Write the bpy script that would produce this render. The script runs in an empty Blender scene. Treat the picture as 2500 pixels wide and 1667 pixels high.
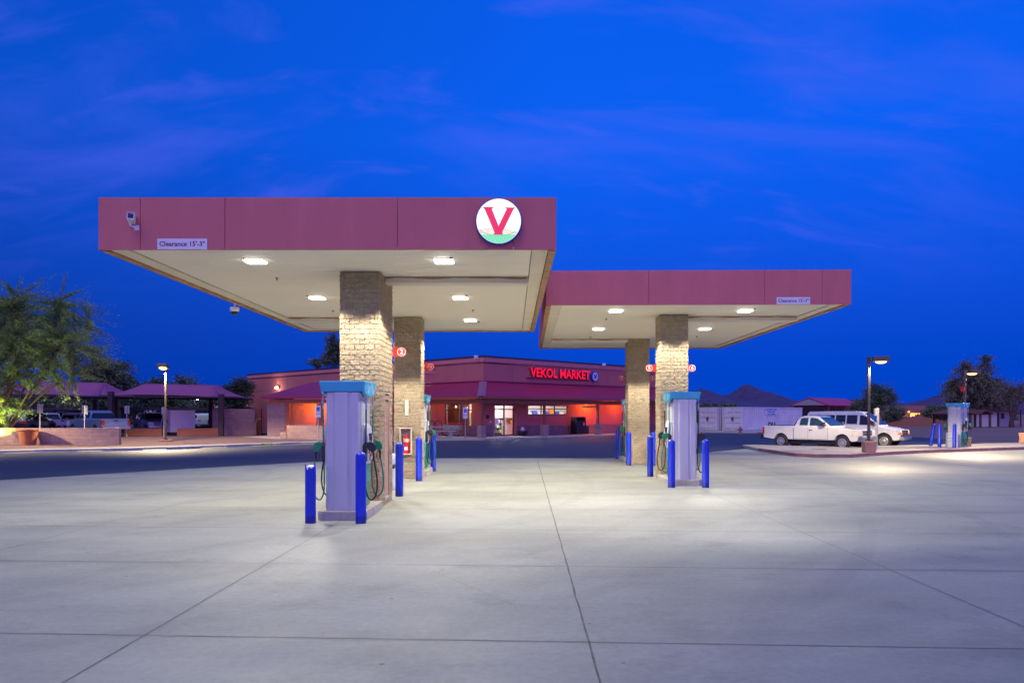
import bpy, bmesh, math, random
import numpy as np
from mathutils import Vector, Matrix, noise, Euler
random.seed(7); rng = np.random.default_rng(7)
R = math.radians
scene = bpy.context.scene
COL = scene.collection
F, CX, HY, H = 1880.0, 1250.0, 1010.0, 1.88      # survey of the place: focal length, axis, horizon, eye height
def gp(x, y, z=0.0):
    Y = F*(H-z)/(y-HY); return ((x-CX)*Y/F, Y, z)
def at(x, y, Y): return ((x-CX)*Y/F, Y, H-(y-HY)*Y/F)
def px(x, Y): return (x-CX)*Y/F
def pz(y, Y): return H-(y-HY)*Y/F

# ---------------------------------------------------------------- materials
def newmat(name):
    m = bpy.data.materials.new(name); m.use_nodes = True
    nt = m.node_tree; b = nt.nodes['Principled BSDF']
    return m, nt, b
def N(nt, t, **kw):
    n = nt.nodes.new(t)
    for k, v in kw.items():
        if k in n.inputs.keys() if hasattr(n.inputs, 'keys') else False: n.inputs[k].default_value = v
        else: setattr(n, k, v)
    return n
def L(nt, a, b): nt.links.new(a, b)
def ramp(nt, fac, stops):
    r = nt.nodes.new('ShaderNodeValToRGB')
    el = r.color_ramp.elements
    while len(el) < len(stops): el.new(0.5)
    for e, (p, c) in zip(el, stops):
        e.position = p; e.color = (c[0], c[1], c[2], 1)
    L(nt, fac, r.inputs[0]); return r.outputs[0]
def noise_tex(nt, scale, detail=4, rough=.55, vec=None, stretch=None):
    n = nt.nodes.new('ShaderNodeTexNoise'); n.inputs['Scale'].default_value = scale
    n.inputs['Detail'].default_value = detail; n.inputs['Roughness'].default_value = rough
    if vec is None:
        tc = nt.nodes.new('ShaderNodeTexCoord'); vec = tc.outputs['Object']
    if stretch:
        mp = nt.nodes.new('ShaderNodeMapping'); mp.inputs['Scale'].default_value = stretch
        L(nt, vec, mp.inputs['Vector']); vec = mp.outputs[0]
    L(nt, vec, n.inputs['Vector']); return n.outputs['Fac']
def add_bump(nt, b, h, strength=.3, dist=.01):
    bp = nt.nodes.new('ShaderNodeBump'); bp.inputs['Strength'].default_value = strength
    bp.inputs['Distance'].default_value = dist
    L(nt, h, bp.inputs['Height']); L(nt, bp.outputs[0], b.inputs['Normal'])
def mat(name, c, rough=.6, metal=0., var=.12, scale=3., bump=0., bscale=60., coat=0., spec=None, stretch=None):
    m, nt, b = newmat(name)
    b.inputs['Roughness'].default_value = rough; b.inputs['Metallic'].default_value = metal
    if coat: b.inputs['Coat Weight'].default_value = coat; b.inputs['Coat Roughness'].default_value = .08
    if spec is not None: b.inputs['Specular IOR Level'].default_value = spec
    if var > 0:
        f = noise_tex(nt, scale, 6, .62, stretch=stretch)
        L(nt, ramp(nt, f, [(.3, [x*(1-var) for x in c]), (.7, [min(1, x*(1+var)) for x in c])]), b.inputs['Base Color'])
    else: b.inputs['Base Color'].default_value = (*c, 1)
    if bump: add_bump(nt, b, noise_tex(nt, bscale, 5, .6), bump, .008)
    return m
def emit(name, c, s):
    m, nt, b = newmat(name); nt.nodes.remove(b)
    e = nt.nodes.new('ShaderNodeEmission'); e.inputs[0].default_value = (*c, 1); e.inputs[1].default_value = s
    L(nt, e.outputs[0], nt.nodes['Material Output'].inputs[0]); return m
def brickmat(name, c1, c2, mortar, bw=.406, bh=.203, ms=.012, bump=.5, axis='xz', rough=.9):
    m, nt, b = newmat(name); b.inputs['Roughness'].default_value = rough
    tc = nt.nodes.new('ShaderNodeTexCoord'); sp = nt.nodes.new('ShaderNodeSeparateXYZ'); L(nt, tc.outputs['Object'], sp.inputs[0])
    ad = nt.nodes.new('ShaderNodeMath'); ad.operation = 'ADD'; L(nt, sp.outputs[0], ad.inputs[0]); L(nt, sp.outputs[1], ad.inputs[1])
    cb = nt.nodes.new('ShaderNodeCombineXYZ'); L(nt, ad.outputs[0], cb.inputs[0]); L(nt, sp.outputs[2], cb.inputs[1])
    br = nt.nodes.new('ShaderNodeTexBrick'); L(nt, cb.outputs[0], br.inputs['Vector'])
    br.inputs['Scale'].default_value = 1; br.inputs['Brick Width'].default_value = bw; br.inputs['Row Height'].default_value = bh
    br.inputs['Mortar Size'].default_value = ms; br.inputs['Mortar Smooth'].default_value = .2
    br.inputs['Color1'].default_value = (*c1, 1); br.inputs['Color2'].default_value = (*c2, 1); br.inputs['Mortar'].default_value = (*mortar, 1)
    n = noise_tex(nt, 4, 6, .6)
    mx = nt.nodes.new('ShaderNodeMixRGB'); mx.blend_type = 'MULTIPLY'; mx.inputs[0].default_value = .5
    L(nt, br.outputs['Color'], mx.inputs[1]); L(nt, ramp(nt, n, [(.3, (.65,)*3), (.7, (1.2,)*3)]), mx.inputs[2])
    L(nt, mx.outputs[0], b.inputs['Base Color'])
    inv = nt.nodes.new('ShaderNodeMath'); inv.operation = 'SUBTRACT'; inv.inputs[0].default_value = 1
    L(nt, br.outputs['Fac'], inv.inputs[1]); add_bump(nt, b, inv.outputs[0], bump, .01)
    return m

M = {}
PAINT = (.60, .155, .145)
M['fascia'] = mat('fascia_paint', PAINT, .5, var=.10, scale=.8, bump=.12, bscale=2.5, stretch=(2, 2, .5))
M['wall'] = mat('stucco_wall', (.56, .155, .14), .85, var=.07, scale=.6, bump=.25, bscale=45)
M['wall_band'] = mat('stucco_band', (.68, .23, .22), .85, var=.06, scale=.6, bump=.2, bscale=45)
M['cap'] = mat('dark_cap', (.04, .02, .035), .4, var=.1)
M['awning'] = mat('metal_roof_paint', (.33, .022, .075), .45, var=.08, scale=.5)
M['awning_ridge'] = mat('ridge_metal', (.30, .13, .20), .4, var=.1)
M['wood'] = mat('beam_paint', (.33, .10, .045), .6, var=.25, scale=2, stretch=(1, 1, 5))
M['soffit'] = mat('soffit_metal', (.92, .82, .66), .5, var=.03, scale=.5, spec=.3)
M['soffit_trim'] = mat('soffit_trim_metal', (.82, .70, .50), .45, var=.08, scale=1.5)
M['rust'] = mat('rusty_trim', (.42, .22, .09), .6, var=.3, scale=3)
M['beam'] = None
M['bollard'] = mat('bollard_sleeve', (.004, .045, .72), .38, var=.10, scale=6, spec=.5)
M['white_plastic'] = mat('white_plastic', (.78, .78, .76), .4, var=.04)
M['white_paint'] = mat('white_paint', (.75, .75, .73), .45, var=.06, scale=2)
M['dark'] = mat('dark_plastic', (.02, .02, .025), .45, var=.1)
M['black'] = mat('black_rubber', (.012, .012, .014), .6, var=.1)
M['chrome'] = mat('chrome_metal', (.42, .42, .42), .32, metal=1., var=.05)
M['steel'] = mat('brushed_steel', (.45, .45, .46), .35, metal=.9, var=.1)
M['galv'] = mat('galvanised_steel', (.42, .43, .45), .5, metal=.6, var=.15, scale=8)
M['disp_body'] = mat('dispenser_panel', (.52, .51, .55), .42, metal=.25, var=.06, scale=1.6, stretch=(3,3,.5))
M['disp_grey'] = mat('dispenser_grey', (.45, .47, .52), .4, var=.06)
M['disp_light'] = mat('dispenser_light_trim', (.50, .52, .58), .35, var=.04)
M['cyan'] = mat('dispenser_header_blue', (.045, .40, .66), .35, var=.04)
M['teal'] = mat('dispenser_teal_skirt', (.04, .36, .28), .4, var=.25, scale=3)
M['green'] = mat('green_rubber', (.01, .22, .09), .4, var=.1)
M['hose_green'] = mat('green_hose', (.01, .19, .13), .4, var=.1)
M['red'] = mat('red_paint', (.60, .015, .012), .3, var=.06)
M['sign_red'] = mat('red_sign_face', (.70, .022, .010), .4, var=.05)
M['yellowish'] = mat('cabinet_paint', (.62, .56, .44), .5, var=.08)
M['door'] = mat('door_paint', (.42, .26, .20), .5, var=.07, scale=1.5)
M['island'] = mat('island_concrete', (.36, .33, .32), .85, var=.15, scale=5, bump=.3, bscale=80)
M['terra'] = mat('terracotta', (.42, .14, .05), .8, var=.15, scale=4)
M['block'] = brickmat('concrete_block', (.36, .22, .19), (.42, .27, .23), (.30, .20, .18))
M['block_dark'] = brickmat('painted_block', (.27, .155, .155), (.32, .19, .18), (.23, .14, .14))
M['brown_wall'] = mat('brown_stucco', (.27, .085, .05), .9, var=.12, scale=2, bump=.2)
M['pole'] = mat('bronze_pole', (.13, .11, .08), .4, metal=.4, var=.08)
M['lamp_base'] = mat('lamp_base_paint', (.52, .27, .17), .85, var=.08, scale=6, bump=.2)
M['sign_white'] = mat('sign_face', (.74, .74, .76), .5, var=.02)
M['sign_blue'] = mat('sign_blue', (.01, .05, .45), .5, var=.02)
M['maroon'] = mat('maroon_lettering', (.28, .01, .05), .5, var=0)
M['sign_back'] = mat('sign_back', (.40, .38, .40), .55, metal=.3, var=.1)
M['curb'] = mat('kerb_concrete', (.40, .36, .33), .85, var=.15, scale=2, bump=.2)
M['curb_red'] = mat('red_painted_kerb', (.36, .16, .155), .8, var=.3, scale=1.5, bump=.2)
M['stop'] = mat('wheel_stop_concrete', (.34, .31, .32), .85, var=.15, scale=4)
M['walk'] = mat('walkway_concrete', (.42, .37, .31), .85, var=.10, scale=.8)
M['soffit_gap'] = mat('soffit_groove', (.40, .34, .24), .6, var=.1)
M['joint'] = mat('joint_filler', (.135, .125, .11), .85, var=.35, scale=3)
M['tile_roof'] = mat('tile_roof', (.30, .085, .08), .7, var=.1)
M['stain'] = mat('tar_stain', (.10, .08, .08), .8, var=.3)
M['container'] = mat('container_paint', (.74, .69, .68), .5, var=.10, scale=.8)
M['shade'] = mat('shade_fabric', (.33, .075, .19), .7, var=.04)
M['post_dark'] = mat('dark_steel_post', (.035, .016, .025), .5, var=.1)
M['magroof'] = mat('red_metal_roof', (.50, .03, .07), .4, var=.06)
M['wood_brown'] = mat('weathered_wood', (.16, .05, .035), .8, var=.3, scale=1, stretch=(1, 1, 6))
M['white_wall'] = mat('whitewashed_wall', (.58, .52, .50), .85, var=.08, scale=.4)
M['pink_wall'] = mat('pink_stucco', (.48, .28, .22), .85, var=.08, scale=.4)
M['tyre'] = mat('tyre_rubber', (.022, .021, .02), .75, var=.2, scale=10)
M['rim'] = mat('steel_rim', (.55, .55, .55), .3, metal=.85, var=.1)
M['rimhole'] = mat('rim_hole', (.02, .02, .02), .7, var=0)
M['arch'] = mat('wheel_arch', (.05, .035, .02), .9, var=.3)
M['paint_white'] = mat('white_car_paint', (.64, .63, .61), .28, var=.03, coat=.6)
M['paint_blue'] = mat('silver_blue_car_paint', (.22, .30, .42), .25, metal=.4, var=.03, coat=.6)
M['paint_grey'] = mat('grey_car_paint', (.20, .22, .26), .28, metal=.5, var=.03, coat=.6)
M['paint_black'] = mat('dark_car_paint', (.012, .014, .022), .2, var=.03, coat=.8)
M['glass_dark'] = mat('dark_car_glass', (.008, .012, .02), .06, var=0, spec=.8)
M['glass_car'] = mat('car_glass', (.02, .05, .07), .06, var=0, spec=.8)
M['headlight'] = mat('headlight_lens', (.62, .58, .50), .12, var=.2, scale=12)
M['amber'] = mat('amber_lens', (.75, .22, .02), .2, var=.05)
M['tail'] = mat('tail_lens', (.50, .01, .008), .2, var=.1)
M['bark'] = mat('tree_bark', (.11, .075, .055), .9, var=.35, scale=6, bump=.5, bscale=20)
M['bark_green'] = mat('palo_verde_bark', (.26, .22, .05), .8, var=.25, scale=5)
M['bark_burgundy'] = mat('dry_bark', (.13, .055, .05), .9, var=.3, scale=3)
def leafmat(name, dark, light, scale=.8):
    m, nt, b = newmat(name); b.inputs['Roughness'].default_value = .6
    f = noise_tex(nt, scale, 6, .75)
    L(nt, ramp(nt, f, [(.35, dark), (.65, light)]), b.inputs['Base Color'])
    b.inputs['Subsurface Weight'].default_value = 0
    return m
M['leaf_palo'] = leafmat('palo_verde_leaf', (.12, .21, .045), (.27, .38, .085))
M['leaf_dark'] = leafmat('mesquite_leaf', (.05, .08, .04), (.16, .19, .09))
M['leaf_dry'] = leafmat('tamarisk_leaf', (.085, .085, .05), (.24, .19, .11))
M['leaf_palm'] = leafmat('palm_leaf', (.025, .04, .018), (.06, .075, .035))

m, nt, b = newmat('bollard_sleeve'); M['bollard'] = m
n1 = noise_tex(nt, 7, 8, .8, stretch=(1, 1, .35)); n2 = noise_tex(nt, 3, 3, .5)
base_ = ramp(nt, n1, [(.30, (.001, .018, .38)), (.60, (.001, .028, .52)), (.735, (.002, .032, .55)), (.77, (.05, .09, .50))])
tcb = nt.nodes.new('ShaderNodeTexCoord'); spb = nt.nodes.new('ShaderNodeSeparateXYZ'); L(nt, tcb.outputs['Object'], spb.inputs[0])
dz_ = N(nt, 'ShaderNodeMath', operation='MULTIPLY_ADD'); L(nt, n2, dz_.inputs[0]); dz_.inputs[1].default_value = -.22; L(nt, spb.outputs[2], dz_.inputs[2])
dm = ramp(nt, dz_.outputs[0], [(.0, (.35, .33, .33)), (.06, (1, 1, 1))])
mxb = N(nt, 'ShaderNodeMixRGB', blend_type='MULTIPLY'); mxb.inputs[0].default_value = .8; L(nt, base_, mxb.inputs[1]); L(nt, dm, mxb.inputs[2]); L(nt, mxb.outputs[0], b.inputs['Base Color'])
L(nt, ramp(nt, n1, [(.4, (.30,)*3), (.7, (.55,)*3)]), b.inputs['Roughness'])

# concrete apron: mottled, streaked, tyre marks
m, nt, b = newmat('apron_concrete'); M['concrete'] = m
b.inputs['Specular IOR Level'].default_value = .35
f1 = noise_tex(nt, .22, 5, .6, stretch=(1, 2.2, 1)); f2 = noise_tex(nt, 1.1, 8, .7, stretch=(.8, 1.5, 1)); f3 = noise_tex(nt, 14, 6, .7)
c1 = ramp(nt, f1, [(.30, (.268, .272, .218)), (.5, (.322, .326, .266)), (.70, (.366, .370, .308))])
c2 = ramp(nt, f2, [(.28, (.86, .85, .85)), (.62, (1.03, 1.03, 1.03))])
c3 = ramp(nt, f3, [(.25, (.86, .86, .86)), (.65, (1.06, 1.06, 1.06))])
mx = N(nt, 'ShaderNodeMixRGB', blend_type='MULTIPLY'); mx.inputs[0].default_value = 1; L(nt, c1, mx.inputs[1]); L(nt, c2, mx.inputs[2])
mx2 = N(nt, 'ShaderNodeMixRGB', blend_type='MULTIPLY'); mx2.inputs[0].default_value = 1; L(nt, mx.outputs[0], mx2.inputs[1]); L(nt, c3, mx2.inputs[2])
# dark specks (gum, oil drops)
vo = nt.nodes.new('ShaderNodeTexVoronoi'); vo.inputs['Scale'].default_value = 1.6
tc = nt.nodes.new('ShaderNodeTexCoord'); L(nt, tc.outputs['Object'], vo.inputs['Vector'])
sp = ramp(nt, vo.outputs['Distance'], [(.022, (.40, .37, .37)), (.040, (1, 1, 1))])
mx3 = N(nt, 'ShaderNodeMixRGB', blend_type='MULTIPLY'); mx3.inputs[0].default_value = .8; L(nt, mx2.outputs[0], mx3.inputs[1]); L(nt, sp, mx3.inputs[2])
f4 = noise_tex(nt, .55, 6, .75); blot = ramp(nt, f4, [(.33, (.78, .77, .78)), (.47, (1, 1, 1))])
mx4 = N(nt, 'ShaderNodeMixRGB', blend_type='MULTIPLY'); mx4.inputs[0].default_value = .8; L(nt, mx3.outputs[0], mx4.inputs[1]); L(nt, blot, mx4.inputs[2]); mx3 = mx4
# faint arcs of tyre marks: bands of distance to far centres
last = mx3.outputs[0]
for (cx, cy, sc, th) in ((-16, 22, .55, .5), (15, 2, .42, .45)):
    mp = nt.nodes.new('ShaderNodeMapping'); mp.inputs['Location'].default_value = (-cx, -cy, 0); L(nt, tc.outputs['Object'], mp.inputs[0])
    wv = nt.nodes.new('ShaderNodeTexWave'); wv.wave_type = 'RINGS'; wv.rings_direction = 'Z'; wv.inputs['Scale'].default_value = sc*.3
    wv.inputs['Distortion'].default_value = 1.2; wv.inputs['Detail'].default_value = 2; wv.inputs['Detail Scale'].default_value = .15
    L(nt, mp.outputs[0], wv.inputs['Vector'])
    st = ramp(nt, wv.outputs['Fac'], [(.93, (1, 1, 1)), (.97, (.82, .81, .82))])
    k = noise_tex(nt, .35, 3, .5)
    kk = nt.nodes.new('ShaderNodeMath'); kk.operation = 'MULTIPLY'; kk.inputs[1].default_value = th; L(nt, k, kk.inputs[0])
    mm = N(nt, 'ShaderNodeMixRGB', blend_type='MULTIPLY'); L(nt, kk.outputs[0], mm.inputs[0]); L(nt, last, mm.inputs[1]); L(nt, st, mm.inputs[2]); last = mm.outputs[0]
L(nt, last, b.inputs['Base Color'])
L(nt, ramp(nt, f2, [(.3, (.55,)*3), (.7, (.8,)*3)]), b.inputs['Roughness'])
add_bump(nt, b, f3, .12, .006)

m, nt, b = newmat('asphalt'); M['asphalt'] = m
f1 = noise_tex(nt, .18, 5, .6, stretch=(1, 2, 1)); f2 = noise_tex(nt, 30, 5, .7)
L(nt, ramp(nt, f1, [(.3, (.024, .030, .052)), (.7, (.042, .050, .078))]), b.inputs['Base Color'])
b.inputs['Roughness'].default_value = .7; add_bump(nt, b, f2, .4, .01)
m, nt, b = newmat('desert_ground'); M['dirt'] = m
f1 = noise_tex(nt, .08, 7, .65, stretch=(1, 3, 1)); f2 = noise_tex(nt, 9, 5, .7)
L(nt, ramp(nt, f1, [(.3, (.17, .105, .095)), (.7, (.27, .165, .14))]), b.inputs['Base Color'])
b.inputs['Roughness'].default_value = .95; add_bump(nt, b, f2, .5, .03)
m, nt, b = newmat('gravel_bed'); M['gravel'] = m
f1 = noise_tex(nt, .6, 5, .6); f2 = noise_tex(nt, 40, 5, .8)
L(nt, ramp(nt, f2, [(.3, (.13, .07, .06)), (.7, (.30, .17, .14))]), b.inputs['Base Color'])
b.inputs['Roughness'].default_value = .95; add_bump(nt, b, f2, .8, .03)
m, nt, b = newmat('mountain_rock_hazed'); M['mountain'] = m
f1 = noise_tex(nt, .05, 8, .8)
L(nt, ramp(nt, f1, [(.35, (.035, .026, .085)), (.65, (.085, .060, .165))]), b.inputs['Base Color']); b.inputs['Roughness'].default_value = 1  # blue-violet of the distance haze put into the rock colour
# drip-stained drainage beam: light paint, ragged brown stain along its top edge
m, nt, b = newmat('stained_beam'); M['beam'] = m
tc = nt.nodes.new('ShaderNodeTexCoord'); sp = nt.nodes.new('ShaderNodeSeparateXYZ'); L(nt, tc.outputs['Object'], sp.inputs[0])
n = noise_tex(nt, 2.2, 5, .7, stretch=(1, 1, .1))
a = N(nt, 'ShaderNodeMath', operation='MULTIPLY_ADD'); L(nt, n, a.inputs[0]); a.inputs[1].default_value = .22; L(nt, sp.outputs[2], a.inputs[2])
b.inputs['Base Color'].default_value = (.74, .68, .56, 1)
# rough split-face column block
m, nt, b = newmat('split_face_block'); M['split'] = m
at1 = nt.nodes.new('ShaderNodeAttribute'); at1.attribute_name = 'tone'
n = noise_tex(nt, 9, 7, .75)
c = ramp(nt, n, [(.3, (.31, .235, .145)), (.7, (.46, .37, .235))])
mx = N(nt, 'ShaderNodeMixRGB', blend_type='MULTIPLY'); mx.inputs[0].default_value = 1
L(nt, c, mx.inputs[1]); L(nt, at1.outputs['Fac'], mx.inputs[2]); L(nt, mx.outputs[0], b.inputs['Base Color'])
b.inputs['Roughness'].default_value = .95; add_bump(nt, b, noise_tex(nt, 38, 6, .75), .9, .02)
# window glass
m, nt, b = newmat('window_glass'); M['glass'] = m
nt.nodes.remove(b); tr = nt.nodes.new('ShaderNodeBsdfTransparent'); gl = nt.nodes.new('ShaderNodeBsdfGlossy'); gl.inputs['Roughness'].default_value = .03
lw = nt.nodes.new('ShaderNodeLayerWeight'); lw.inputs[0].default_value = .5; p4 = N(nt, 'ShaderNodeMath', operation='POWER'); L(nt, lw.outputs['Facing'], p4.inputs[0]); p4.inputs[1].default_value = 4.
fr = N(nt, 'ShaderNodeMath', operation='MULTIPLY_ADD'); L(nt, p4.outputs[0], fr.inputs[0]); fr.inputs[1].default_value = .9; fr.inputs[2].default_value = .04; ms = nt.nodes.new('ShaderNodeMixShader')
L(nt, fr.outputs[0], ms.inputs[0]); L(nt, tr.outputs[0], ms.inputs[1]); L(nt, gl.outputs[0], ms.inputs[2]); L(nt, ms.outputs[0], nt.nodes['Material Output'].inputs[0])
M['lens'] = emit('canopy_lamp_lens', (1, .97, .88), 14)
M['lens_warm'] = emit('pole_lamp_lens', (1, .74, .30), 2.4)
M['lens_wall'] = emit('wall_lamp_lens', (1, .92, .62), 45)
M['lens_white'] = emit('floodlight_lens', (1, 1, .95), 30)
M['lens_orange'] = emit('porch_lamp_lens', (1, .42, .10), 3.0)
M['sign_glow'] = emit('sign_box_face', (.92, .97, 1), 1.15)
M['letter_glow'] = emit('red_neon_face', (1, .012, .075), .95)
M['logo_pink'] = emit('logo_pink', (1, .05, .20), .9)
M['logo_line'] = emit('logo_outline', (.10, .13, .22), .8)
M['logo_green'] = emit('logo_green', (.30, .93, .62), .95)
M['logo_peach'] = emit('logo_peach', (.97, .86, .82), 1.0)
M['logo_greenline'] = emit('logo_green_line', (.05, .42, .24), .9)
M['ceil_panel'] = emit('interior_ceiling_light', (1, .96, .90), 9.0)

# ---------------------------------------------------------------- mesh builder
WM = {}          # world matrices of the root empties
class MB:
    def __init__(s, M0=None):
        s.v = []; s.f = []; s.M = M0
    def _add(s, vs, fs):
        o = len(s.v)
        s.v.extend((s.M @ Vector(p)) if s.M else Vector(p) for p in vs)
        s.f.extend([tuple(i+o for i in f) for f in fs]); return s
    def box(s, x0, x1, y0, y1, z0, z1):
        return s._add([(x0,y0,z0),(x1,y0,z0),(x1,y1,z0),(x0,y1,z0),(x0,y0,z1),(x1,y0,z1),(x1,y1,z1),(x0,y1,z1)],
                      [(0,3,2,1),(4,5,6,7),(0,1,5,4),(1,2,6,5),(2,3,7,6),(3,0,4,7)])
    def hexa(s, p):          # eight corners in the order of box()
        return s._add(p, [(0,3,2,1),(4,5,6,7),(0,1,5,4),(1,2,6,5),(2,3,7,6),(3,0,4,7)])
    def quad(s, a, b, c, d): return s._add([a,b,c,d], [(0,1,2,3)])
    def prism(s, poly, d, axis='y'):      # poly of 2D points, extruded between d[0] and d[1] along axis
        n = len(poly)
        def P(a, b, t):
            return {'y': (a, t, b), 'x': (t, a, b), 'z': (a, b, t)}[axis]
        vs = [P(a, b, d[0]) for a, b in poly] + [P(a, b, d[1]) for a, b in poly]
        fs = [tuple(range(n)), tuple(range(2*n-1, n-1, -1))] + [((i+1) % n, i, n+i, n+(i+1) % n) for i in range(n)]
        return s._add(vs, fs)
    def tube(s, pts, r, n=8, cap=True):
        pts = [Vector(p) for p in pts]
        rs = r if isinstance(r, (list, tuple)) else [r]*len(pts)
        vs = []; fs = []; prev = None
        for i, p in enumerate(pts):
            d = (pts[min(i+1, len(pts)-1)] - pts[max(i-1, 0)])
            if d.length < 1e-9: d = Vector((0, 0, 1))
            d.normalize()
            if prev is None:
                a = Vector((1, 0, 0)) if abs(d.x) < .9 else Vector((0, 1, 0))
                u = d.cross(a).normalized()
            else:
                u = (prev - d*prev.dot(d))
                u = u.normalized() if u.length > 1e-6 else d.orthogonal().normalized()
            prev = u; w = d.cross(u)
            for k in range(n):
                t = 2*math.pi*k/n
                vs.append(p + (u*math.cos(t) + w*math.sin(t))*rs[i])
        for i in range(len(pts)-1):
            for k in range(n):
                a = i*n+k; b = i*n+(k+1) % n
                fs.append((a, b, b+n, a+n))
        if cap: fs.append(tuple(range(n-1, -1, -1))); fs.append(tuple((len(pts)-1)*n+k for k in range(n)))
        return s._add(vs, fs)
    def lathe(s, prof, c=(0,0,0), n=24, axis='z'):     # prof of (radius, height)
        vs = []; fs = []
        for r_, h in prof:
            for k in range(n):
                t = 2*math.pi*k/n; a, b_ = r_*math.cos(t), r_*math.sin(t)
                q = {'z': (a, b_, h), 'y': (a, h, b_), 'x': (h, a, b_)}[axis]
                vs.append((q[0]+c[0], q[1]+c[1], q[2]+c[2]))
        for i in range(len(prof)-1):
            for k in range(n):
                a = i*n+k; b_ = i*n+(k+1) % n
                fs.append((a, b_, b_+n, a+n))
        fs.append(tuple(range(n-1, -1, -1))); fs.append(tuple((len(prof)-1)*n+k for k in range(n)))
        return s._add(vs, fs)
    def build(s, name, m, parent=None, bevel=0., smooth=False, seg=2, world=False):
        vs = s.v
        if world and parent is not None:
            inv = WM[parent.name].inverted(); vs = [inv @ v for v in vs]
        me = bpy.data.meshes.new(name); me.from_pydata([tuple(v) for v in vs], [], s.f)
        bm = bmesh.new(); bm.from_mesh(me); bmesh.ops.recalc_face_normals(bm, faces=bm.faces)
        bm.to_mesh(me); bm.free()
        me.materials.append(M[m] if isinstance(m, str) else m)
        o = bpy.data.objects.new(name, me); COL.objects.link(o)
        if parent is not None: o.parent = parent
        if smooth:
            for p in me.polygons: p.use_smooth = True
            if smooth == 'auto': me.set_sharp_from_angle(angle=R(35))
        if bevel:
            b_ = o.modifiers.new('bevel', 'BEVEL'); b_.width = bevel; b_.segments = seg; b_.limit_method = 'ANGLE'; b_.angle_limit = R(35)
        return o
def tag(o, label=None, cat=None, group=None, kind=None):
    if label: o['label'] = label
    if cat: o['category'] = cat
    if group: o['group'] = group
    if kind: o['kind'] = kind
    return o
def thing(name, label, cat, loc=(0,0,0), rz=0., group=None, scale=1.):
    o = bpy.data.objects.new(name, None); COL.objects.link(o); o.empty_display_size = .3
    o.location = loc; o.rotation_euler = (0, 0, rz); o.scale = (scale,)*3
    WM[o.name] = Matrix.LocRotScale(Vector(loc), Euler((0,0,rz)), Vector((scale,)*3))
    return tag(o, label, cat, group)
def struct(o): o['kind'] = 'structure'; return o
def copy_tree(o, parent=None):
    c = o.copy(); COL.objects.link(c)
    if parent is not None: c.parent = parent
    for ch in [k for k in COL.objects if k.parent == o]: copy_tree(ch, c)
    return c
def dup(root, label, loc=None, rz=None, group=None):
    c = copy_tree(root); c['label'] = label
    if loc is not None: c.location = loc
    if rz is not None: c.rotation_euler = (0, 0, rz)
    if group: c['group'] = group
    WM[c.name] = Matrix.LocRotScale(c.location, c.rotation_euler, c.scale)
    return c
def text(s, name, size, m, parent=None, loc=(0,0,0), rot=(R(90),0,0), ext=.002, bold=0., align='CENTER', sx=1.):
    cu = bpy.data.curves.new(name, 'FONT'); cu.body = s; cu.size = size; cu.extrude = ext; cu.offset = bold
    cu.align_x = align; cu.align_y = 'CENTER'; cu.resolution_u = 3
    t = bpy.data.objects.new('tmp', cu); COL.objects.link(t)
    me = bpy.data.meshes.new_from_object(t.evaluated_get(bpy.context.evaluated_depsgraph_get()))
    bpy.data.objects.remove(t); bpy.data.curves.remove(cu)
    me.name = name; me.materials.clear(); me.materials.append(M[m] if isinstance(m, str) else m)
    o = bpy.data.objects.new(name, me); COL.objects.link(o); o.location = loc; o.rotation_euler = rot; o.scale = (sx, 1, 1)
    if parent is not None: o.parent = parent
    return o
def batwing(l, p, cmin):
    # wide throw optics: intensity rises away from the axis as 1/cos^p
    l.use_nodes = True; nt = l.node_tree; em = nt.nodes['Emission']; tc = nt.nodes.new('ShaderNodeTexCoord'); s = nt.nodes.new('ShaderNodeSeparateXYZ')
    L(nt, tc.outputs['Normal'], s.inputs[0]); a = N(nt, 'ShaderNodeMath', operation='ABSOLUTE'); L(nt, s.outputs[2], a.inputs[0])
    mxx = N(nt, 'ShaderNodeMath', operation='MAXIMUM'); L(nt, a.outputs[0], mxx.inputs[0]); mxx.inputs[1].default_value = cmin
    pw = N(nt, 'ShaderNodeMath', operation='POWER'); L(nt, mxx.outputs[0], pw.inputs[0]); pw.inputs[1].default_value = -p; L(nt, pw.outputs[0], em.inputs['Strength'])
def spot(name, loc, power, color, cone=130, blend=.12, rad=.15, parent=None, aim=(0,0,-1), wing=0.):
    l = bpy.data.lights.new(name, 'SPOT')
    if wing: batwing(l, wing, .36)
    l.energy = power; l.color = color; l.spot_size = R(cone); l.spot_blend = blend; l.shadow_soft_size = rad
    o = bpy.data.objects.new(name, l); COL.objects.link(o); o.location = loc
    o.rotation_euler = Vector(aim).to_track_quat('-Z', 'Y').to_euler()
    if parent is not None: o.parent = parent
    return o
def point(name, loc, power, color, rad=.08, parent=None):
    l = bpy.data.lights.new(name, 'POINT'); l.energy = power; l.color = color; l.shadow_soft_size = rad
    o = bpy.data.objects.new(name, l); COL.objects.link(o); o.location = loc
    if parent is not None: o.parent = parent
    return o
def sheet(name, poly, z, m, kind='structure'):
    mb = MB(); mb._add([(x, y, z) for x, y in poly], [tuple(range(len(poly)))])
    o = mb.build(name, m); o['kind'] = kind; return o
def slab(name, poly, z0, z1, m, bevel=.02):
    mb = MB(); mb.prism(poly, (z0, z1), 'z'); o = mb.build(name, m, bevel=bevel); o['kind'] = 'structure'; return o

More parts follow.
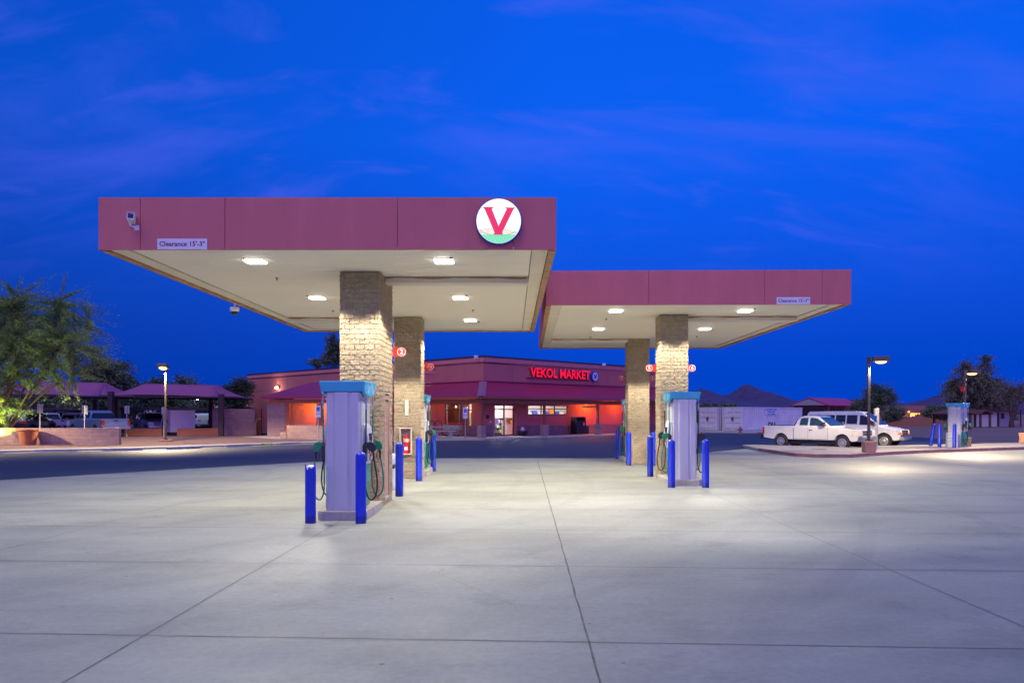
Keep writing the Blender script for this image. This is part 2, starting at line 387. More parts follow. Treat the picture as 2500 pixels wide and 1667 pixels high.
# ---------------------------------------------------------------- camera, world
cam = bpy.data.cameras.new('camera'); co = bpy.data.objects.new('camera', cam); COL.objects.link(co)
co.location = (0, 0, H); co.rotation_euler = (R(90), 0, 0)
cam.sensor_width = 36; cam.lens = F/2500*36; cam.shift_y = (HY-833.5)/2500; cam.clip_end = 9000; cam.clip_start = .1
scene.camera = co
scene.view_settings.view_transform = 'Standard'; scene.view_settings.look = 'None'
scene.view_settings.gamma = 1; scene.view_settings.exposure = 0
scene.cycles.max_bounces = 8; scene.cycles.use_denoising = True; scene.cycles.sample_clamp_indirect = 8
scene.cycles.transparent_max_bounces = 12

w = bpy.data.worlds.new('World'); scene.world = w; w.use_nodes = True
nt = w.node_tree; bg = nt.nodes['Background']
tc = nt.nodes.new('ShaderNodeTexCoord'); sp = nt.nodes.new('ShaderNodeSeparateXYZ'); L(nt, tc.outputs['Generated'], sp.inputs[0])
# twilight dome: deep blue above the northern horizon, darker zenith
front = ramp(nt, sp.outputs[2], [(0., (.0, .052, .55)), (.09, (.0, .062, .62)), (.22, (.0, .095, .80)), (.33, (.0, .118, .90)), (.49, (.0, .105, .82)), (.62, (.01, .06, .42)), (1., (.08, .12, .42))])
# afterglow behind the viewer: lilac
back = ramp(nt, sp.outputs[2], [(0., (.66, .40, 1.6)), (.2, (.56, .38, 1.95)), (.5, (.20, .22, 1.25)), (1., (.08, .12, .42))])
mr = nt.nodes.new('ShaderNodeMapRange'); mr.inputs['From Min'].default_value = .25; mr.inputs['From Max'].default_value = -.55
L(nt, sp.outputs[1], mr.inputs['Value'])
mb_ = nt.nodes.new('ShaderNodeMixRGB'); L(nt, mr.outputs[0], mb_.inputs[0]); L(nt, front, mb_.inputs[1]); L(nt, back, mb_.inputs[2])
# darker towards the west (left)
mr2 = nt.nodes.new('ShaderNodeMapRange'); mr2.inputs['From Min'].default_value = -.55; mr2.inputs['From Max'].default_value = .05
mr2.inputs['To Min'].default_value = .66; mr2.inputs['To Max'].default_value = 1.; L(nt, sp.outputs[0], mr2.inputs['Value'])
mul = nt.nodes.new('ShaderNodeMixRGB'); mul.blend_type = 'MULTIPLY'; mul.inputs[0].default_value = 1
L(nt, mb_.outputs[0], mul.inputs[1]); L(nt, mr2.outputs[0], mul.inputs[2])
# thin high cloud: noise on the plane of the cloud deck
zz = N(nt, 'ShaderNodeMath', operation='ADD'); L(nt, sp.outputs[2], zz.inputs[0]); zz.inputs[1].default_value = .42
dx = N(nt, 'ShaderNodeMath', operation='DIVIDE'); L(nt, sp.outputs[0], dx.inputs[0]); L(nt, zz.outputs[0], dx.inputs[1])
dy = N(nt, 'ShaderNodeMath', operation='DIVIDE'); L(nt, sp.outputs[1], dy.inputs[0]); L(nt, zz.outputs[0], dy.inputs[1])
cb = nt.nodes.new('ShaderNodeCombineXYZ'); L(nt, dx.outputs[0], cb.inputs[0]); L(nt, dy.outputs[0], cb.inputs[1])
def cloud(sc, rot, stretch, lo, hi, off, dist=.6):
    mp = nt.nodes.new('ShaderNodeMapping'); mp.inputs['Rotation'].default_value = (0, 0, R(rot)); mp.inputs['Scale'].default_value = (*stretch, 1); mp.inputs['Location'].default_value = (off, off*.7, 0)
    L(nt, cb.outputs[0], mp.inputs[0])
    n = nt.nodes.new('ShaderNodeTexNoise'); n.inputs['Scale'].default_value = sc; n.inputs['Detail'].default_value = 9; n.inputs['Roughness'].default_value = .58; n.inputs['Distortion'].default_value = dist
    L(nt, mp.outputs[0], n.inputs['Vector'])
    r = nt.nodes.new('ShaderNodeMapRange'); r.interpolation_type = 'SMOOTHSTEP'; r.inputs['From Min'].default_value = lo; r.inputs['From Max'].default_value = hi; L(nt, n.outputs['Fac'], r.inputs['Value'])
    return r.outputs[0]
k1 = cloud(2.1, 22, (.8, 2.3), .48, .76, 5.2)
k2 = cloud(4.6, -24, (.8, 2.2), .50, .78, 12.3)
mxk = N(nt, 'ShaderNodeMath', operation='MAXIMUM'); L(nt, k1, mxk.inputs[0]); L(nt, k2, mxk.inputs[1])
lowf = nt.nodes.new('ShaderNodeMapRange'); lowf.interpolation_type = 'SMOOTHSTEP'; lowf.inputs['From Min'].default_value = .11; lowf.inputs['From Max'].default_value = .27; lowf.inputs['To Max'].default_value = .36; L(nt, sp.outputs[2], lowf.inputs['Value'])
mk = N(nt, 'ShaderNodeMath', operation='MULTIPLY'); L(nt, mxk.outputs[0], mk.inputs[0]); L(nt, lowf.outputs[0], mk.inputs[1])
fin = nt.nodes.new('ShaderNodeMixRGB'); L(nt, mk.outputs[0], fin.inputs[0]); L(nt, mul.outputs[0], fin.inputs[1]); fin.inputs[2].default_value = (.095, .125, .90, 1)
# faint physical sky of a sun just below the horizon
sky = nt.nodes.new('ShaderNodeTexSky'); sky.sky_type = 'NISHITA'; sky.sun_disc = False; sky.sun_elevation = R(-2); sky.sun_rotation = R(200)
sm = nt.nodes.new('ShaderNodeMixRGB'); sm.blend_type = 'ADD'; sm.inputs[0].default_value = .02; L(nt, fin.outputs[0], sm.inputs[1]); L(nt, sky.outputs[0], sm.inputs[2])
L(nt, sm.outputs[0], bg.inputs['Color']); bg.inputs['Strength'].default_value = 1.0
sl = bpy.data.lights.new('twilight_glow', 'SUN'); sl.energy = 1.0; sl.color = (.86, .92, 1); sl.angle = R(42)
so = bpy.data.objects.new('twilight_glow', sl); COL.objects.link(so); so.rotation_euler = Vector((.30, .42, -.95)).to_track_quat('-Z', 'Y').to_euler()
# ================================================================ ground
def line_pts(pts): return pts
sheet('ground', [(-3500,-400),(3500,-400),(3500,3500),(-3500,3500)], -.03, 'dirt')
KERB = [(-60,16),(-40,27.5),(-30,33.6),(-25,36.9),(-20,40.4),(-17.8,42.3),(-15.7,45.0),(-13.4,47.6),(-9.5,51.4),(-6.2,54.2),(-2.2,55.3)]
al = R(44.5); ca, sa = math.cos(al), math.sin(al); BC = Vector((-2.23, 60.0, 0))
def bl(lx, ly, z=0.): return (BC.x+lx*ca-ly*sa, BC.y+lx*sa+ly*ca, z)
KERB += [bl(-.6,-3.4)[:2], bl(6,-3.4)[:2], bl(14,-3.4)[:2], bl(26,-3.4)[:2]]
sheet('asphalt_lot', [(-60,-30),(40,-30),(40,20),(29,44),(33,62),(23.5,76.5),(17.5,82)]+KERB[::-1], 0., 'asphalt')
APRON = [(-60,-12),(-30,6),(-22,14),(-14.4,21.9),(-11,26.4),(-7.8,30.0),(-5.2,31.8),(-3,32.5),(4.7,32.7),(7.5,34.5),(10.0,38.2),(12.6,41.4),(16,38.5),(21,40.6),(30,44),(70,60),(70,-12)]
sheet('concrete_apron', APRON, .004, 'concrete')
# a lighter gutter strip along the far kerb
for k in range(3, 10): pass
gut = [(x, y) for x, y in KERB[1:11]]
off = [(x+.75*.55, y-.75*.85) for x, y in gut]
sheet('kerb_gutter', gut[::-1]+off, .006, 'walk')
walk = MB(); WK = KERB[1:]
inner = []
for i, (x, y) in enumerate(WK):
    a = Vector(WK[max(i-1,0)]); b_ = Vector(WK[min(i+1,len(WK)-1)]); d = (b_-a).normalized(); nrm = Vector((-d.y, d.x))
    inner.append((x+nrm.x*1.5, y+nrm.y*1.5))
ped = MB()
for i in range(len(WK)-1):
    (x0,y0),(x1,y1) = WK[i], WK[i+1]; (u0,v0),(u1,v1) = inner[i], inner[i+1]
    ped._add([(x0,y0,-.02),(x1,y1,-.02),(u1,v1,-.02),(u0,v0,-.02),(x0,y0,.09),(x1,y1,.09),(u1,v1,.10),(u0,v0,.10)], [(0,1,2,3),(4,7,6,5),(0,4,5,1),(3,2,6,7)])
ped._add([(*WK[0],-.02),(*inner[0],-.02),(*inner[0],.10),(*WK[0],.09)], [(0,1,2,3)])
struct(ped.build('sidewalk', 'walk'))
# ground behind the walk: store patio and gravel beds
sheet('store_patio', [inner[8], inner[9], inner[10], inner[11], inner[12], inner[13], bl(26,2)[:2], bl(0,2)[:2], (-7.5,66), (-20,66), (-21,60), (-17,55), (-12,53)], .095, 'walk')
sheet('gravel_bed', [(-60,25)]+inner[1:9]+[(-12,53),(-17,55),(-21,60),(-21,66),(-30,70),(-60,70)], .092, 'gravel')
sheet('parking_lot', [(-75,50),(-40,50),(-40,58),(-33,63.2),(-22,66.5),(-22,72),(-34,92),(-60,120),(-110,90)], .16, 'asphalt')

# expansion joints of the apron
js = MB(); m_lat, m_lon = -.052, .016
def strip(p, q, wd, z=.0085, n=40, wob=.004):
    p, q = Vector(p), Vector(q); d = (q-p).normalized(); nn = Vector((-d.y, d.x)); vs = []; fs = []
    for i in range(n+1):
        t = i/n; c = p.lerp(q, t)+nn*(noise.noise(Vector((p.x*3+t*60, p.y, 0)))*wob); ww = wd*(.75+.6*abs(noise.noise(Vector((t*90, p.y*7, 3)))))
        vs += [(c.x+nn.x*ww/2, c.y+nn.y*ww/2, z), (c.x-nn.x*ww/2, c.y-nn.y*ww/2, z)]
        if i: k = 2*i; fs.append((k-2, k-1, k+1, k))
    js._add(vs, fs)
for y0 in (.1, 3.2, 6.36, 9.5, 12.45, 15.15, 18.3, 21.4, 24.5, 27.6, 30.7):
    xr = 12.8 if y0 > 27 else (34 if y0 < 22 else 30)
    xl = {18.3: -17, 21.4: -14.2, 24.5: -12, 27.6: -9.5, 30.7: -6.5}.get(y0, -20 if y0 > 12 else -24)
    strip((xl, y0+m_lat*xl), (xr, y0+m_lat*xr), .008+.0009*y0, n=160)
for x0, wd in ((-14.9,.012), (-11.0,.012), (-7.2,.012), (-3.22,.012), (.53,.022), (4.40,.012), (8.1,.012), (12.0,.012), (15.9,.012)):
    yt = {-14.9: 19, -11.0: 24, -7.2: 29}.get(x0, 31)
    strip((x0-m_lon*2, -2), (x0+m_lon*yt, yt), wd, n=150, wob=.012 if x0 == .53 else .005)
for a_, b_ in (((1058,1395),(1262,1482)), ((2040,1166),(2130,1215)), ((250,1280),(470,1262))):
    p_, q_ = gp(*a_)[:2], gp(*b_)[:2]; strip(p_, q_, .006, n=60, wob=.05)
js.build('pavement_joint', 'joint')['kind'] = 'structure'
ju = [(3.05,-.0),]

# raised truck island on the right
ISL = [(12.84,42.9),(12.45,39.0),(12.42,35.6),(12.55,34.0),(13.1,33.1),(14.5,33.0),(15.74,34.05),(17.6,35.5),(19.98,37.1),(27,40.5),(45,49),(45,54.5),(31,46.6),(21.5,42.6),(17.2,41.0),(14.8,42.4),(13.6,43.6)]
slab('truck_island', ISL, -.02, .15, 'walk', bevel=.03)
rk = MB()
for i in range(1, 9):
    (x0,y0),(x1,y1) = ISL[i], ISL[i+1]; d = Vector((x1-x0, y1-y0)).normalized(); nx, ny = d.y*.012, -d.x*.012
    rk._add([(x0+nx,y0+ny,0),(x1+nx,y1+ny,0),(x1+nx,y1+ny,.145),(x0+nx,y0+ny,.145),(x0-nx*10,y0-ny*10,.153),(x1-nx*10,y1-ny*10,.153)], [(0,1,2,3),(3,2,5,4)])
rk.build('painted_kerb', 'curb_red')['kind'] = 'structure'
sm_ = MB(); c0 = gp(2100, 1098.5, .15)
sm_._add([(15.0+math.cos(t)*.35*(1+.3*math.sin(3*t)), 37.5+math.sin(t)*.5*(1+.3*math.cos(2*t)), .154) for t in [k*math.pi/8 for k in range(16)]], [tuple(range(16))])
sm_.build('tar_patch', 'stain')['kind'] = 'structure'

# ================================================================ columns of split-face block
def split_column(x0, x1, y0, y1, z1, parent, fine=7, amp=.02, door=None, seed=0):
    hb = .2032
    def axis_pts(Lg, nper):
        pts = []; n = max(1, round(Lg/hb)); st = Lg/n
        for i in range(n):
            a = i*st
            pts += [a+.006] + [a+st*(k/nper) for k in range(1, nper)] + [a+st-.006]
        return sorted(set(round(p, 5) for p in pts)), n
    sides = [((x0,y0),(1,0),x1-x0,(0,-1)), ((x1,y0),(0,1),y1-y0,(1,0)), ((x1,y1),(-1,0),x1-x0,(0,1)), ((x0,y1),(0,-1),y1-y0,(-1,0))]
    rows = []; hb = .1016; nr = max(3, fine//2+1); nz = math.ceil(z1/hb)
    for i in range(nz):
        rows += [(i*hb+.008, i, False)]+[(i*hb+hb*k/nr, i, False) for k in range(1, nr)]+[(i*hb+hb-.008, i, False)]
        rows += [(i*hb+hb, i, True)]
    rows = [r for r in rows if r[0] <= z1]+[(z1, nz, False)]
    rows.insert(0, (0., 0, False))
    cols = []
    for si, (o, d, Lg, nn) in enumerate(sides):
        pts, n = axis_pts(Lg, fine); st = Lg/n
        for p in pts:
            near = min(p % st, st - p % st)
            cols.append((o[0]+d[0]*p, o[1]+d[1]*p, nn, si, p, st, near < .0065, 1. if (p < .007 or p > Lg-.007) else 0.))
    nc = len(cols); vs = []; tone = []
    rr = random.Random(seed); tones = {}
    for z, ci, zj in rows:
        for (x, y, nn, si, p, st, vj, corner) in cols:
            bi = int((p+ (st if ci % 2 else 0))/(2*st)); key = (si, bi, ci)
            if key not in tones: tones[key] = rr.uniform(.90, 1.08)
            jt = zj or (vj and (round(p/st) % 2 == ci % 2) and not corner)
            q = Vector((x, y, z))
            if jt: dsp = -.016 if zj else -.007; tn = 1.25 if zj else 1.08
            else:
                dsp = amp*(.55*noise.noise(q*8+Vector((seed,0,0)))+1.0*noise.noise(q*21)+.8*noise.noise(q*39)); dsp = max(dsp, -.010)+.006; tn = tones[key]
            if corner: dsp *= .6
            if door and si == door[0] and door[1] <= p <= door[2] and z <= door[3] and z >= door[4]: dsp = -.09; tn = .6
            vs.append((x+nn[0]*dsp, y+nn[1]*dsp, z)); tone.append(tn)
    fs = []
    for r in range(len(rows)-1):
        for c in range(nc):
            a = r*nc+c; b = r*nc+(c+1) % nc; fs.append((a, b, b+nc, a+nc))
    fs.append(tuple((len(rows)-1)*nc+k for k in range(nc)))
    mb = MB(); mb._add(vs, fs); o = mb.build('column', 'split', parent)
    at_ = o.data.attributes.new('tone', 'FLOAT', 'POINT'); at_.data.foreach_set('value', tone)
    return o

# ================================================================ canopies
ZF, ZT, ZS = 4.65, 5.53, 4.70
def canopy(root, W, D, joints, cols, trimw=.42):
    hw = W/2
    fa = MB(); xs = [-hw]+list(joints)+[hw]
    for a, b_ in zip(xs[:-1], xs[1:]): fa.box(a+.004, b_-.004, 0, .05, ZF, ZT)
    for yy in range(3):
        y0 = .055+yy*(D-.11)/3; y1 = .055+(yy+1)*(D-.11)/3
        fa.box(-hw, -hw+.05, y0+.004, y1-.004, ZF, ZT); fa.box(hw-.05, hw, y0+.004, y1-.004, ZF, ZT)
    fa.box(-hw, hw, D-.05, D, ZF, ZT)
    fa.build('fascia', 'fascia', root, bevel=.004)
    core = MB(); core.box(-hw+.055, hw-.055, .055, D-.055, ZS+.03, ZT-.12); core.build('roof_deck', 'cap', root)
    so_ = MB(); n = round((D-.2)/.305); st = (D-.2)/n
    for i in range(n): so_.box(-hw+trimw, hw-trimw, .06+i*st+.007, .06+(i+1)*st-.007, ZS, ZS+.012)
    so_.build('soffit', 'soffit', root)
    MB().box(-hw+trimw-.02, hw-trimw+.02, .06, D-.1, ZS+.013, ZS+.028).build('soffit_backing', 'soffit_gap', root)
    tr = MB()
    for s in (-1, 1):
        a, b_ = sorted((s*(hw-.14), s*(hw-trimw+.015)))
        tr.box(a, b_, .06, D-.30, ZS-.03, ZS-.002)
    tr.box(-hw+.14, hw-.14, D-.42, D-.16, ZS-.034, ZS-.006); tr.build('soffit_trim', 'soffit_trim', root, bevel=.004)
    fl = MB()
    for s in (-1, 1):
        a, b_ = sorted((s*(hw-.005), s*(hw-.13))); fl.box(a, b_, .06, D-.06, ZF-.012, ZF+.03)
    fl.box(-hw+.13, hw-.13, D-.15, D-.02, ZF-.012, ZF+.028)
    fl.build('fascia_flange', 'rust', root, bevel=.003)
    for c in cols: split_column(*c['box'], ZS-.01, root, c.get('fine', 5), c.get('amp', .02), c.get('door'), c.get('seed', 1))
def drain_beam(root, x0, x1, y0, h=.13, wd=.34):
    b = MB(); b.box(x0, x1, y0, y0+wd, ZS-h, ZS-.004); o = b.build('drain_beam', 'beam', root, bevel=.004)
    lip = MB(); lip.box(x0, x1, y0-.01, y0, ZS-h-.01, ZS-h+.012); lip.build('beam_lip', 'soffit', o)
    st = MB(); n = 60; vs = []; fs = []
    for i in range(n+1):
        x = x0+.03+(x1-x0-.06)*i/n; d = .018+.045*max(0, noise.noise(Vector((x*1.7, y0, 5)))+.25)+.01*noise.noise(Vector((x*9, y0, 1)))
        vs += [(x, y0-.003, ZS-.006), (x, y0-.003, ZS-.006-max(.006, d))]
        if i: k = 2*i; fs.append((k-2, k-1, k+1, k))
    st._add(vs, fs); st.build('rust_stain', 'rust', o); return o
c1 = thing('fuel_canopy', 'nearer and taller looking pink fuel canopy with the round backlit V emblem on its front', 'fuel canopy', (-3.117, 13.0, 0), 0, 'fuel canopies on block columns')
canopy(c1, 7.735, 13.0, (-2.41-.75, -1.73, 1.18, 3.14), [
    dict(box=(-.285, .495, 2.23, 3.85), fine=11, amp=.0125, door=(1, .61, 1.27, 2.28, .11), seed=3),
    dict(box=(-.31, .47, 9.38, 10.18), fine=6, amp=.012, seed=5)])
drain_beam(c1, .50, 3.45, 2.86); drain_beam(c1, -3.45, -.32, 9.5)
c2 = thing('fuel_canopy', 'farther pink fuel canopy on the right, plain front, joining the nearer one at its corner', 'fuel canopy', (4.73, 19.58, 0), R(-1.2), 'fuel canopies on block columns')
canopy(c2, 7.73, 13.1, (-1.25, 1.68, 3.13), [
    dict(box=(-.575, .205, 2.22, 3.02), fine=8, amp=.012, seed=9),
    dict(box=(-.575, .225, 9.27, 10.07), fine=5, amp=.012, seed=11)])
drain_beam(c2, .21, 3.45, 2.7); drain_beam(c2, -3.45, -.58, 9.35)
# service door in the first column
dcol = [o for o in COL.objects if o.name.startswith('column') and o.parent == c1][0]
X0 = .495
d = MB(); d.box(X0-.05, X0-.02, 2.90, 3.43, .16, 2.16); dr = d.build('door', 'door', dcol, bevel=.004)
d = MB()
d.box(X0-.06, X0+.004, 2.84, 2.89, .12, 2.26); d.box(X0-.06, X0+.004, 3.44, 3.49, .12, 2.26); d.box(X0-.06, X0+.004, 2.89, 3.44, 2.17, 2.26)
d.build('door_frame', 'door', dcol, bevel=.003)
d = MB(); d.box(X0-.06, X0+.008, 2.85, 3.48, .10, .15); d.build('threshold', 'galv', dcol)
d = MB(); d.lathe([(.028,X0-.02),(.028,X0-.005),(.012,X0),(.012,X0+.05)], (0,3.36,1.05), 12, 'x'); d.tube([(X0+.05,3.37,1.05),(X0+.055,3.27,1.05)], .010); d.lathe([(.03,X0+.045),(.036,X0+.06),(.02,X0+.07)], (0,3.37,1.05), 12, 'x')
d.build('handle', 'chrome', dr, smooth='auto')
d = MB()
for k in range(3): d.box(X0-.021, X0-.018, 3.02, 3.14, 1.44+k*.125, 1.545+k*.125)
dd = d.build('warning_sticker', 'red', dr)
d = MB()
for k in range(3):
    for j in range(2): MB().box(X0-.0175, X0-.0165, 3.035, 3.125, 1.462+k*.125+j*.034, 1.483+k*.125+j*.034).build('sticker_text', 'sign_white', dd)

# canopy lamps
def lamp(cx, cy, rz, label):
    t = thing('canopy_light', label, 'ceiling light', (cx, cy, ZS), rz, 'square lamps under the fuel canopies')
    f = MB(); f.box(-.195, .195, -.19, .19, -.014, .004); f.build('lamp_frame', 'soffit_trim', t, bevel=.006)
    f = MB(); f.box(-.17, .17, -.16, .16, -.040, -.0145); f.build('lens', 'lens', t, bevel=.006)
    f = MB()
    for k in range(6): f.box(-.15+k*.06-.004, -.15+k*.06+.004, -.14, .14, -.052, -.0455)
    spot('lamp_light', (0, 0, -.075), LAMP_W, (1, .94, .80), 137, .14, .12, t, wing=1.9)
    return t
LAMP_W = 385
SOFF = F*(ZS-H)
names1 = [['front left lamp under the nearer canopy, between the clearance sign and the first column', 'front right lamp under the nearer canopy, below the V emblem'],
          ['middle left lamp under the nearer canopy, just left of the first column', 'middle right lamp under the nearer canopy, right of the first column'],
          ['rear left lamp under the nearer canopy, hidden behind the first column', 'rear right lamp under the nearer canopy, right of the second column']]
for r_, yy in enumerate((14.15, 18.65, 23.1)):
    for k, xx in enumerate((-4.72, -1.25)): lamp(xx, yy, 0, names1[r_][k])
names2 = [['front left lamp under the farther canopy, left of its front column', 'front right lamp under the farther canopy, left of the clearance sign'],
          ['rear left lamp under the farther canopy, above the rear column', 'rear right lamp under the farther canopy, right of its front column']]
for r_, yy in enumerate((20.96, 25.45)):
    for k, xx in enumerate((2.83, 6.35)): lamp(xx+.02*r_, yy, R(-1.2), names2[r_][k])
# fire sprinklers: bare brass stubs in the soffit
spr = [(595,630,'sprinkler stub beside the front left lamp of the nearer canopy'),(676,677.6,'sprinkler stub between the two left lamps of the nearer canopy'),(750,721,'sprinkler stub beside the middle left lamp of the nearer canopy'),
       (813,757,'sprinkler stub left of the first column head'),(1101,628,'sprinkler stub beside the front right lamp of the nearer canopy'),(1138,720,'sprinkler stub beside the middle right lamp of the nearer canopy'),
       (1154.6,756,'sprinkler stub between the middle and rear right lamps of the nearer canopy'),(1168.6,784.5,'sprinkler stub beside the rear right lamp of the nearer canopy'),
       (1480,777,'sprinkler stub between the two left lamps of the farther canopy'),(1442,821,'sprinkler stub behind the rear left lamp of the farther canopy'),
       (1843,753,'sprinkler stub beside the front right lamp of the farther canopy'),(1741,801,'sprinkler stub beside the rear right lamp of the farther canopy'),(1701,820,'sprinkler stub behind the rear right lamp of the farther canopy')]
for x, y, lb in spr:
    Y = F*(ZS-H)/(HY-y); s = MB(); s.tube([(0,0,.003),(0,0,-.05)], .009, 6); s.tube([(-.035,0,-.012),(.035,0,-.012)], .007, 6); s.lathe([(.02,-.056),(.02,-.05)], n=8)
    o = s.build('sprinkler_head', 'rimhole'); o.location = (px(x, Y), Y, ZS); tag(o, lb, 'sprinkler', 'sprinkler stubs in the soffits')

# ---------------------------------------------------------------- signs on the fascias
def clearance(X, Y, z, rz, label):
    t = thing('clearance_sign', label, 'sign', (X, Y, z), rz, 'clearance signs')
    p = MB(); p.box(-.42, .42, -.012, 0, 0, .178); p.build('sign_board', 'sign_white', t)
    tx = text("Clearance 15'-3\"", 'lettering', .12, 'maroon', t, (0, -.014, .087), ext=.001, bold=.0022)
    fit(tx, .765)
def fit(o, wd, ht=None):
    xs = [v.co.x for v in o.data.vertices]; ys = [v.co.y for v in o.data.vertices]; s = wd/(max(xs)-min(xs))
    o.scale = (s, s if ht is None else ht/(max(ys)-min(ys)), 1)
clearance(px(445.5, 13), 12.998, 4.653, 0, 'lilac white sign reading Clearance 15\'-3" on the nearer canopy, under the box camera')
Yc = 19.58-.065; clearance(px(1936.5, Yc), Yc-.005, 4.653, R(-1.2), 'lilac white sign reading Clearance 15\'-3" at the right end of the farther canopy')

LG = thing('logo_sign', 'round backlit emblem with a pink V over green rays on the nearer canopy', 'sign', (px(1217.5, 12.9), 12.998, pz(540, 12.9)))
g = MB(); g.lathe([(.382, -.10), (.388, -.09), (.388, 0), (.36, 0)], n=64, axis='y'); g.build('sign_drum', 'sign_blue', LG, smooth='auto')
g = MB(); g.lathe([(.373, -.106), (.373, -.1005)], n=64, axis='y'); g.build('sign_face', 'sign_glow', LG)
def uv(x, y): return ((x-958)/530*.375, (775-y)/530*.375)
def flat(name, poly, m, y, par):
    g = MB(); g.prism([uv(*p) for p in poly], (y-.001, y), 'y'); return g.build(name, m, par)
def chord(ytop, n=30):
    v = (775-ytop)/530*.375; r = .371; a0 = math.asin(v/r); pts = []
    for i in range(n+1):
        t = math.pi-a0+(math.pi+2*a0)*i/n; pts.append((r*math.cos(t), r*math.sin(t)))
    return pts
hills = [(480,995),(620,960),(740,965),(860,950),(1060,950),(1180,990),(1250,1000),(1320,1035),(1410,1055)]
g = MB(); g.prism([uv(*p) for p in hills]+[uv(1360,1105), uv(535,1092)], (-.1085, -.107), 'y'); g.build('hill_field', 'logo_peach', LG)
g = MB(); g.prism(chord(1097), (-.1095, -.108), 'y'); g.build('green_field', 'logo_green', LG)
g = MB()
def ln(p, q, wd=.0022, y=-.1105):
    p, q = Vector(p), Vector(q); d_ = (q-p).normalized(); nn = Vector((-d_.y, d_.x))*wd/2
    g.prism([tuple(p+nn), tuple(q+nn), tuple(q-nn), tuple(p-nn)], (y-.0005, y), 'y')
for a, b_ in zip(hills[:-1], hills[1:]): ln(uv(*a), uv(*b_))
cs = uv(950, 985); rs = 225/530*.375
for k in range(16): ln((cs[0]+rs*math.cos(math.pi*k/16), cs[1]+rs*math.sin(math.pi*k/16)), (cs[0]+rs*math.cos(math.pi*(k+1)/16), cs[1]+rs*math.sin(math.pi*(k+1)/16)))
g.build('outline', 'logo_line', LG)
g = MB(); top = uv(0, 1097)[1]
for k in range(-11, 12):
    x0 = k*.0165; x1 = k*.045; yb = -math.sqrt(max(.0001, .365**2-min(.36, abs(x1))**2)); 
    p = Vector((x0, top)); q = Vector((x1, yb)); 
    if q.y > top-.01:
        s_ = .1; q = Vector((x0+(x1-x0)*1.6, top-.05)); 
        if q.length > .36: q = q.normalized()*.36
    ln(p, q, .002, -.110)
g.build('ray_line', 'logo_greenline', LG)
V_ = [(595,450),(820,450),(820,470),(790,490),(800,520),(955,905),(1155,490),(1125,470),(1120,460),(1340,465),(1340,480),(1310,490),(1035,1050),(1055,1085),(1055,1100),(840,1095),(845,1080),(865,1050),(650,540),(625,485),(595,465)]
flat('letter', V_, 'logo_pink', -.112, LG)
cc = Vector(uv(957, 780)); vb = [tuple(cc+(Vector(uv(*p))-cc)*1.0+Vector((0,0))) for p in V_]
g = MB()
pv = [Vector(uv(*p)) for p in V_]
for i in range(len(pv)): ln(pv[i], pv[(i+1) % len(pv)], .0045, -.1125)
g.build('letter_outline', 'logo_line', LG)

# cameras
t = thing('security_camera', 'white box security camera on a bracket high on the nearer canopy front', 'security camera', (px(335, 13), 13.0, pz(556, 13)), scale=.68)
g = MB(); g.box(-.07, .05, -.012, 0, -.07, .06); g.tube([(-.01,-.01,0),(-.04,-.10,.0),(-.09,-.16,.02),(-.09,-.18,.10)], .022, 10); g.build('bracket', 'white_plastic', t, bevel=.003)
hm = Matrix.Translation((-.05,-.20,.19)) @ Euler((R(-8), R(5), R(18))).to_matrix().to_4x4()
g = MB(hm); g.prism([(-.085,-.06),(-.07,-.075),(.07,-.075),(.085,-.06),(.085,.06),(.065,.085),(-.065,.085),(-.085,.06)], (-.12, .22), 'y'); hs = g.build('housing', 'white_plastic', t, bevel=.006)
g = MB(hm); g.box(-.062, .062, -.126, -.1205, -.05, .06); g.build('lens_window', 'glass_dark', hs)
g = MB(hm); g.box(-.095, .095, -.17, .22, .087, .095); g.build('sun_shield', 'white_plastic', hs, bevel=.003)
t = thing('dome_camera', 'white dome camera hanging below the left edge of the nearer canopy', 'security camera', (-6.93, 19.24, 4.64))
g = MB(); g.tube([(0,0,0),(0,0,-.10)], .022, 10); g.lathe([(.03,-.09),(.105,-.10),(.115,-.13),(.11,-.20),(.07,-.215)], n=24); g.build('housing', 'white_plastic', t, smooth='auto')
g = MB(); g.lathe([(.088,-.2155),(.08,-.25),(.055,-.285),(.02,-.30)], n=24); g.build('dome', 'glass_dark', t, smooth=True)

# pump number signs
def pump_sign(n, X, Y, z, side, label, rz=0):
    t = thing('pump_sign', label, 'sign', (X, Y, z), rz, 'red pump number signs')
    s = side; hh = .10; Lw = .19
    pts = [(0, -hh), (s*Lw, -hh)]+[(s*(Lw+hh*math.sin(k*math.pi/12)), -hh*math.cos(k*math.pi/12)) for k in range(1, 12)]+[(s*Lw, hh), (0, hh)]
    g = MB(); g.prism(pts, (-.012, .012), 'y'); g.build('sign_board', 'sign_red', t)
    g = MB(); nn = 28; c = s*Lw
    vs = []; fs = []
    for k in range(nn):
        a = 2*math.pi*k/nn
        for r_ in (.092, .080): vs.append((c+r_*math.cos(a), -.0135, r_*math.sin(a)))
    for k in range(nn): a = 2*k; b_ = 2*((k+1) % nn); fs.append((a, a+1, b_+1, b_))
    g._add(vs, fs); g.build('ring', 'sign_white', t)
    tx = text(str(n), 'numeral', .15, 'sign_white', t, (c, -.014, 0), ext=.001, bold=.003); 
    return t
pump_sign(2, -2.60, 16.80, pz(859.5, 16.85), 1, 'red sign with a ringed 2 beside the first column')
pump_sign(3, -3.45, 23.15, pz(896, 23.2), -1, 'red sign with a ringed 3, a sliver of it left of the second column')
pump_sign(4, -2.63, 23.15, pz(896, 23.2), 1, 'red sign with a ringed 4 beside the second column')
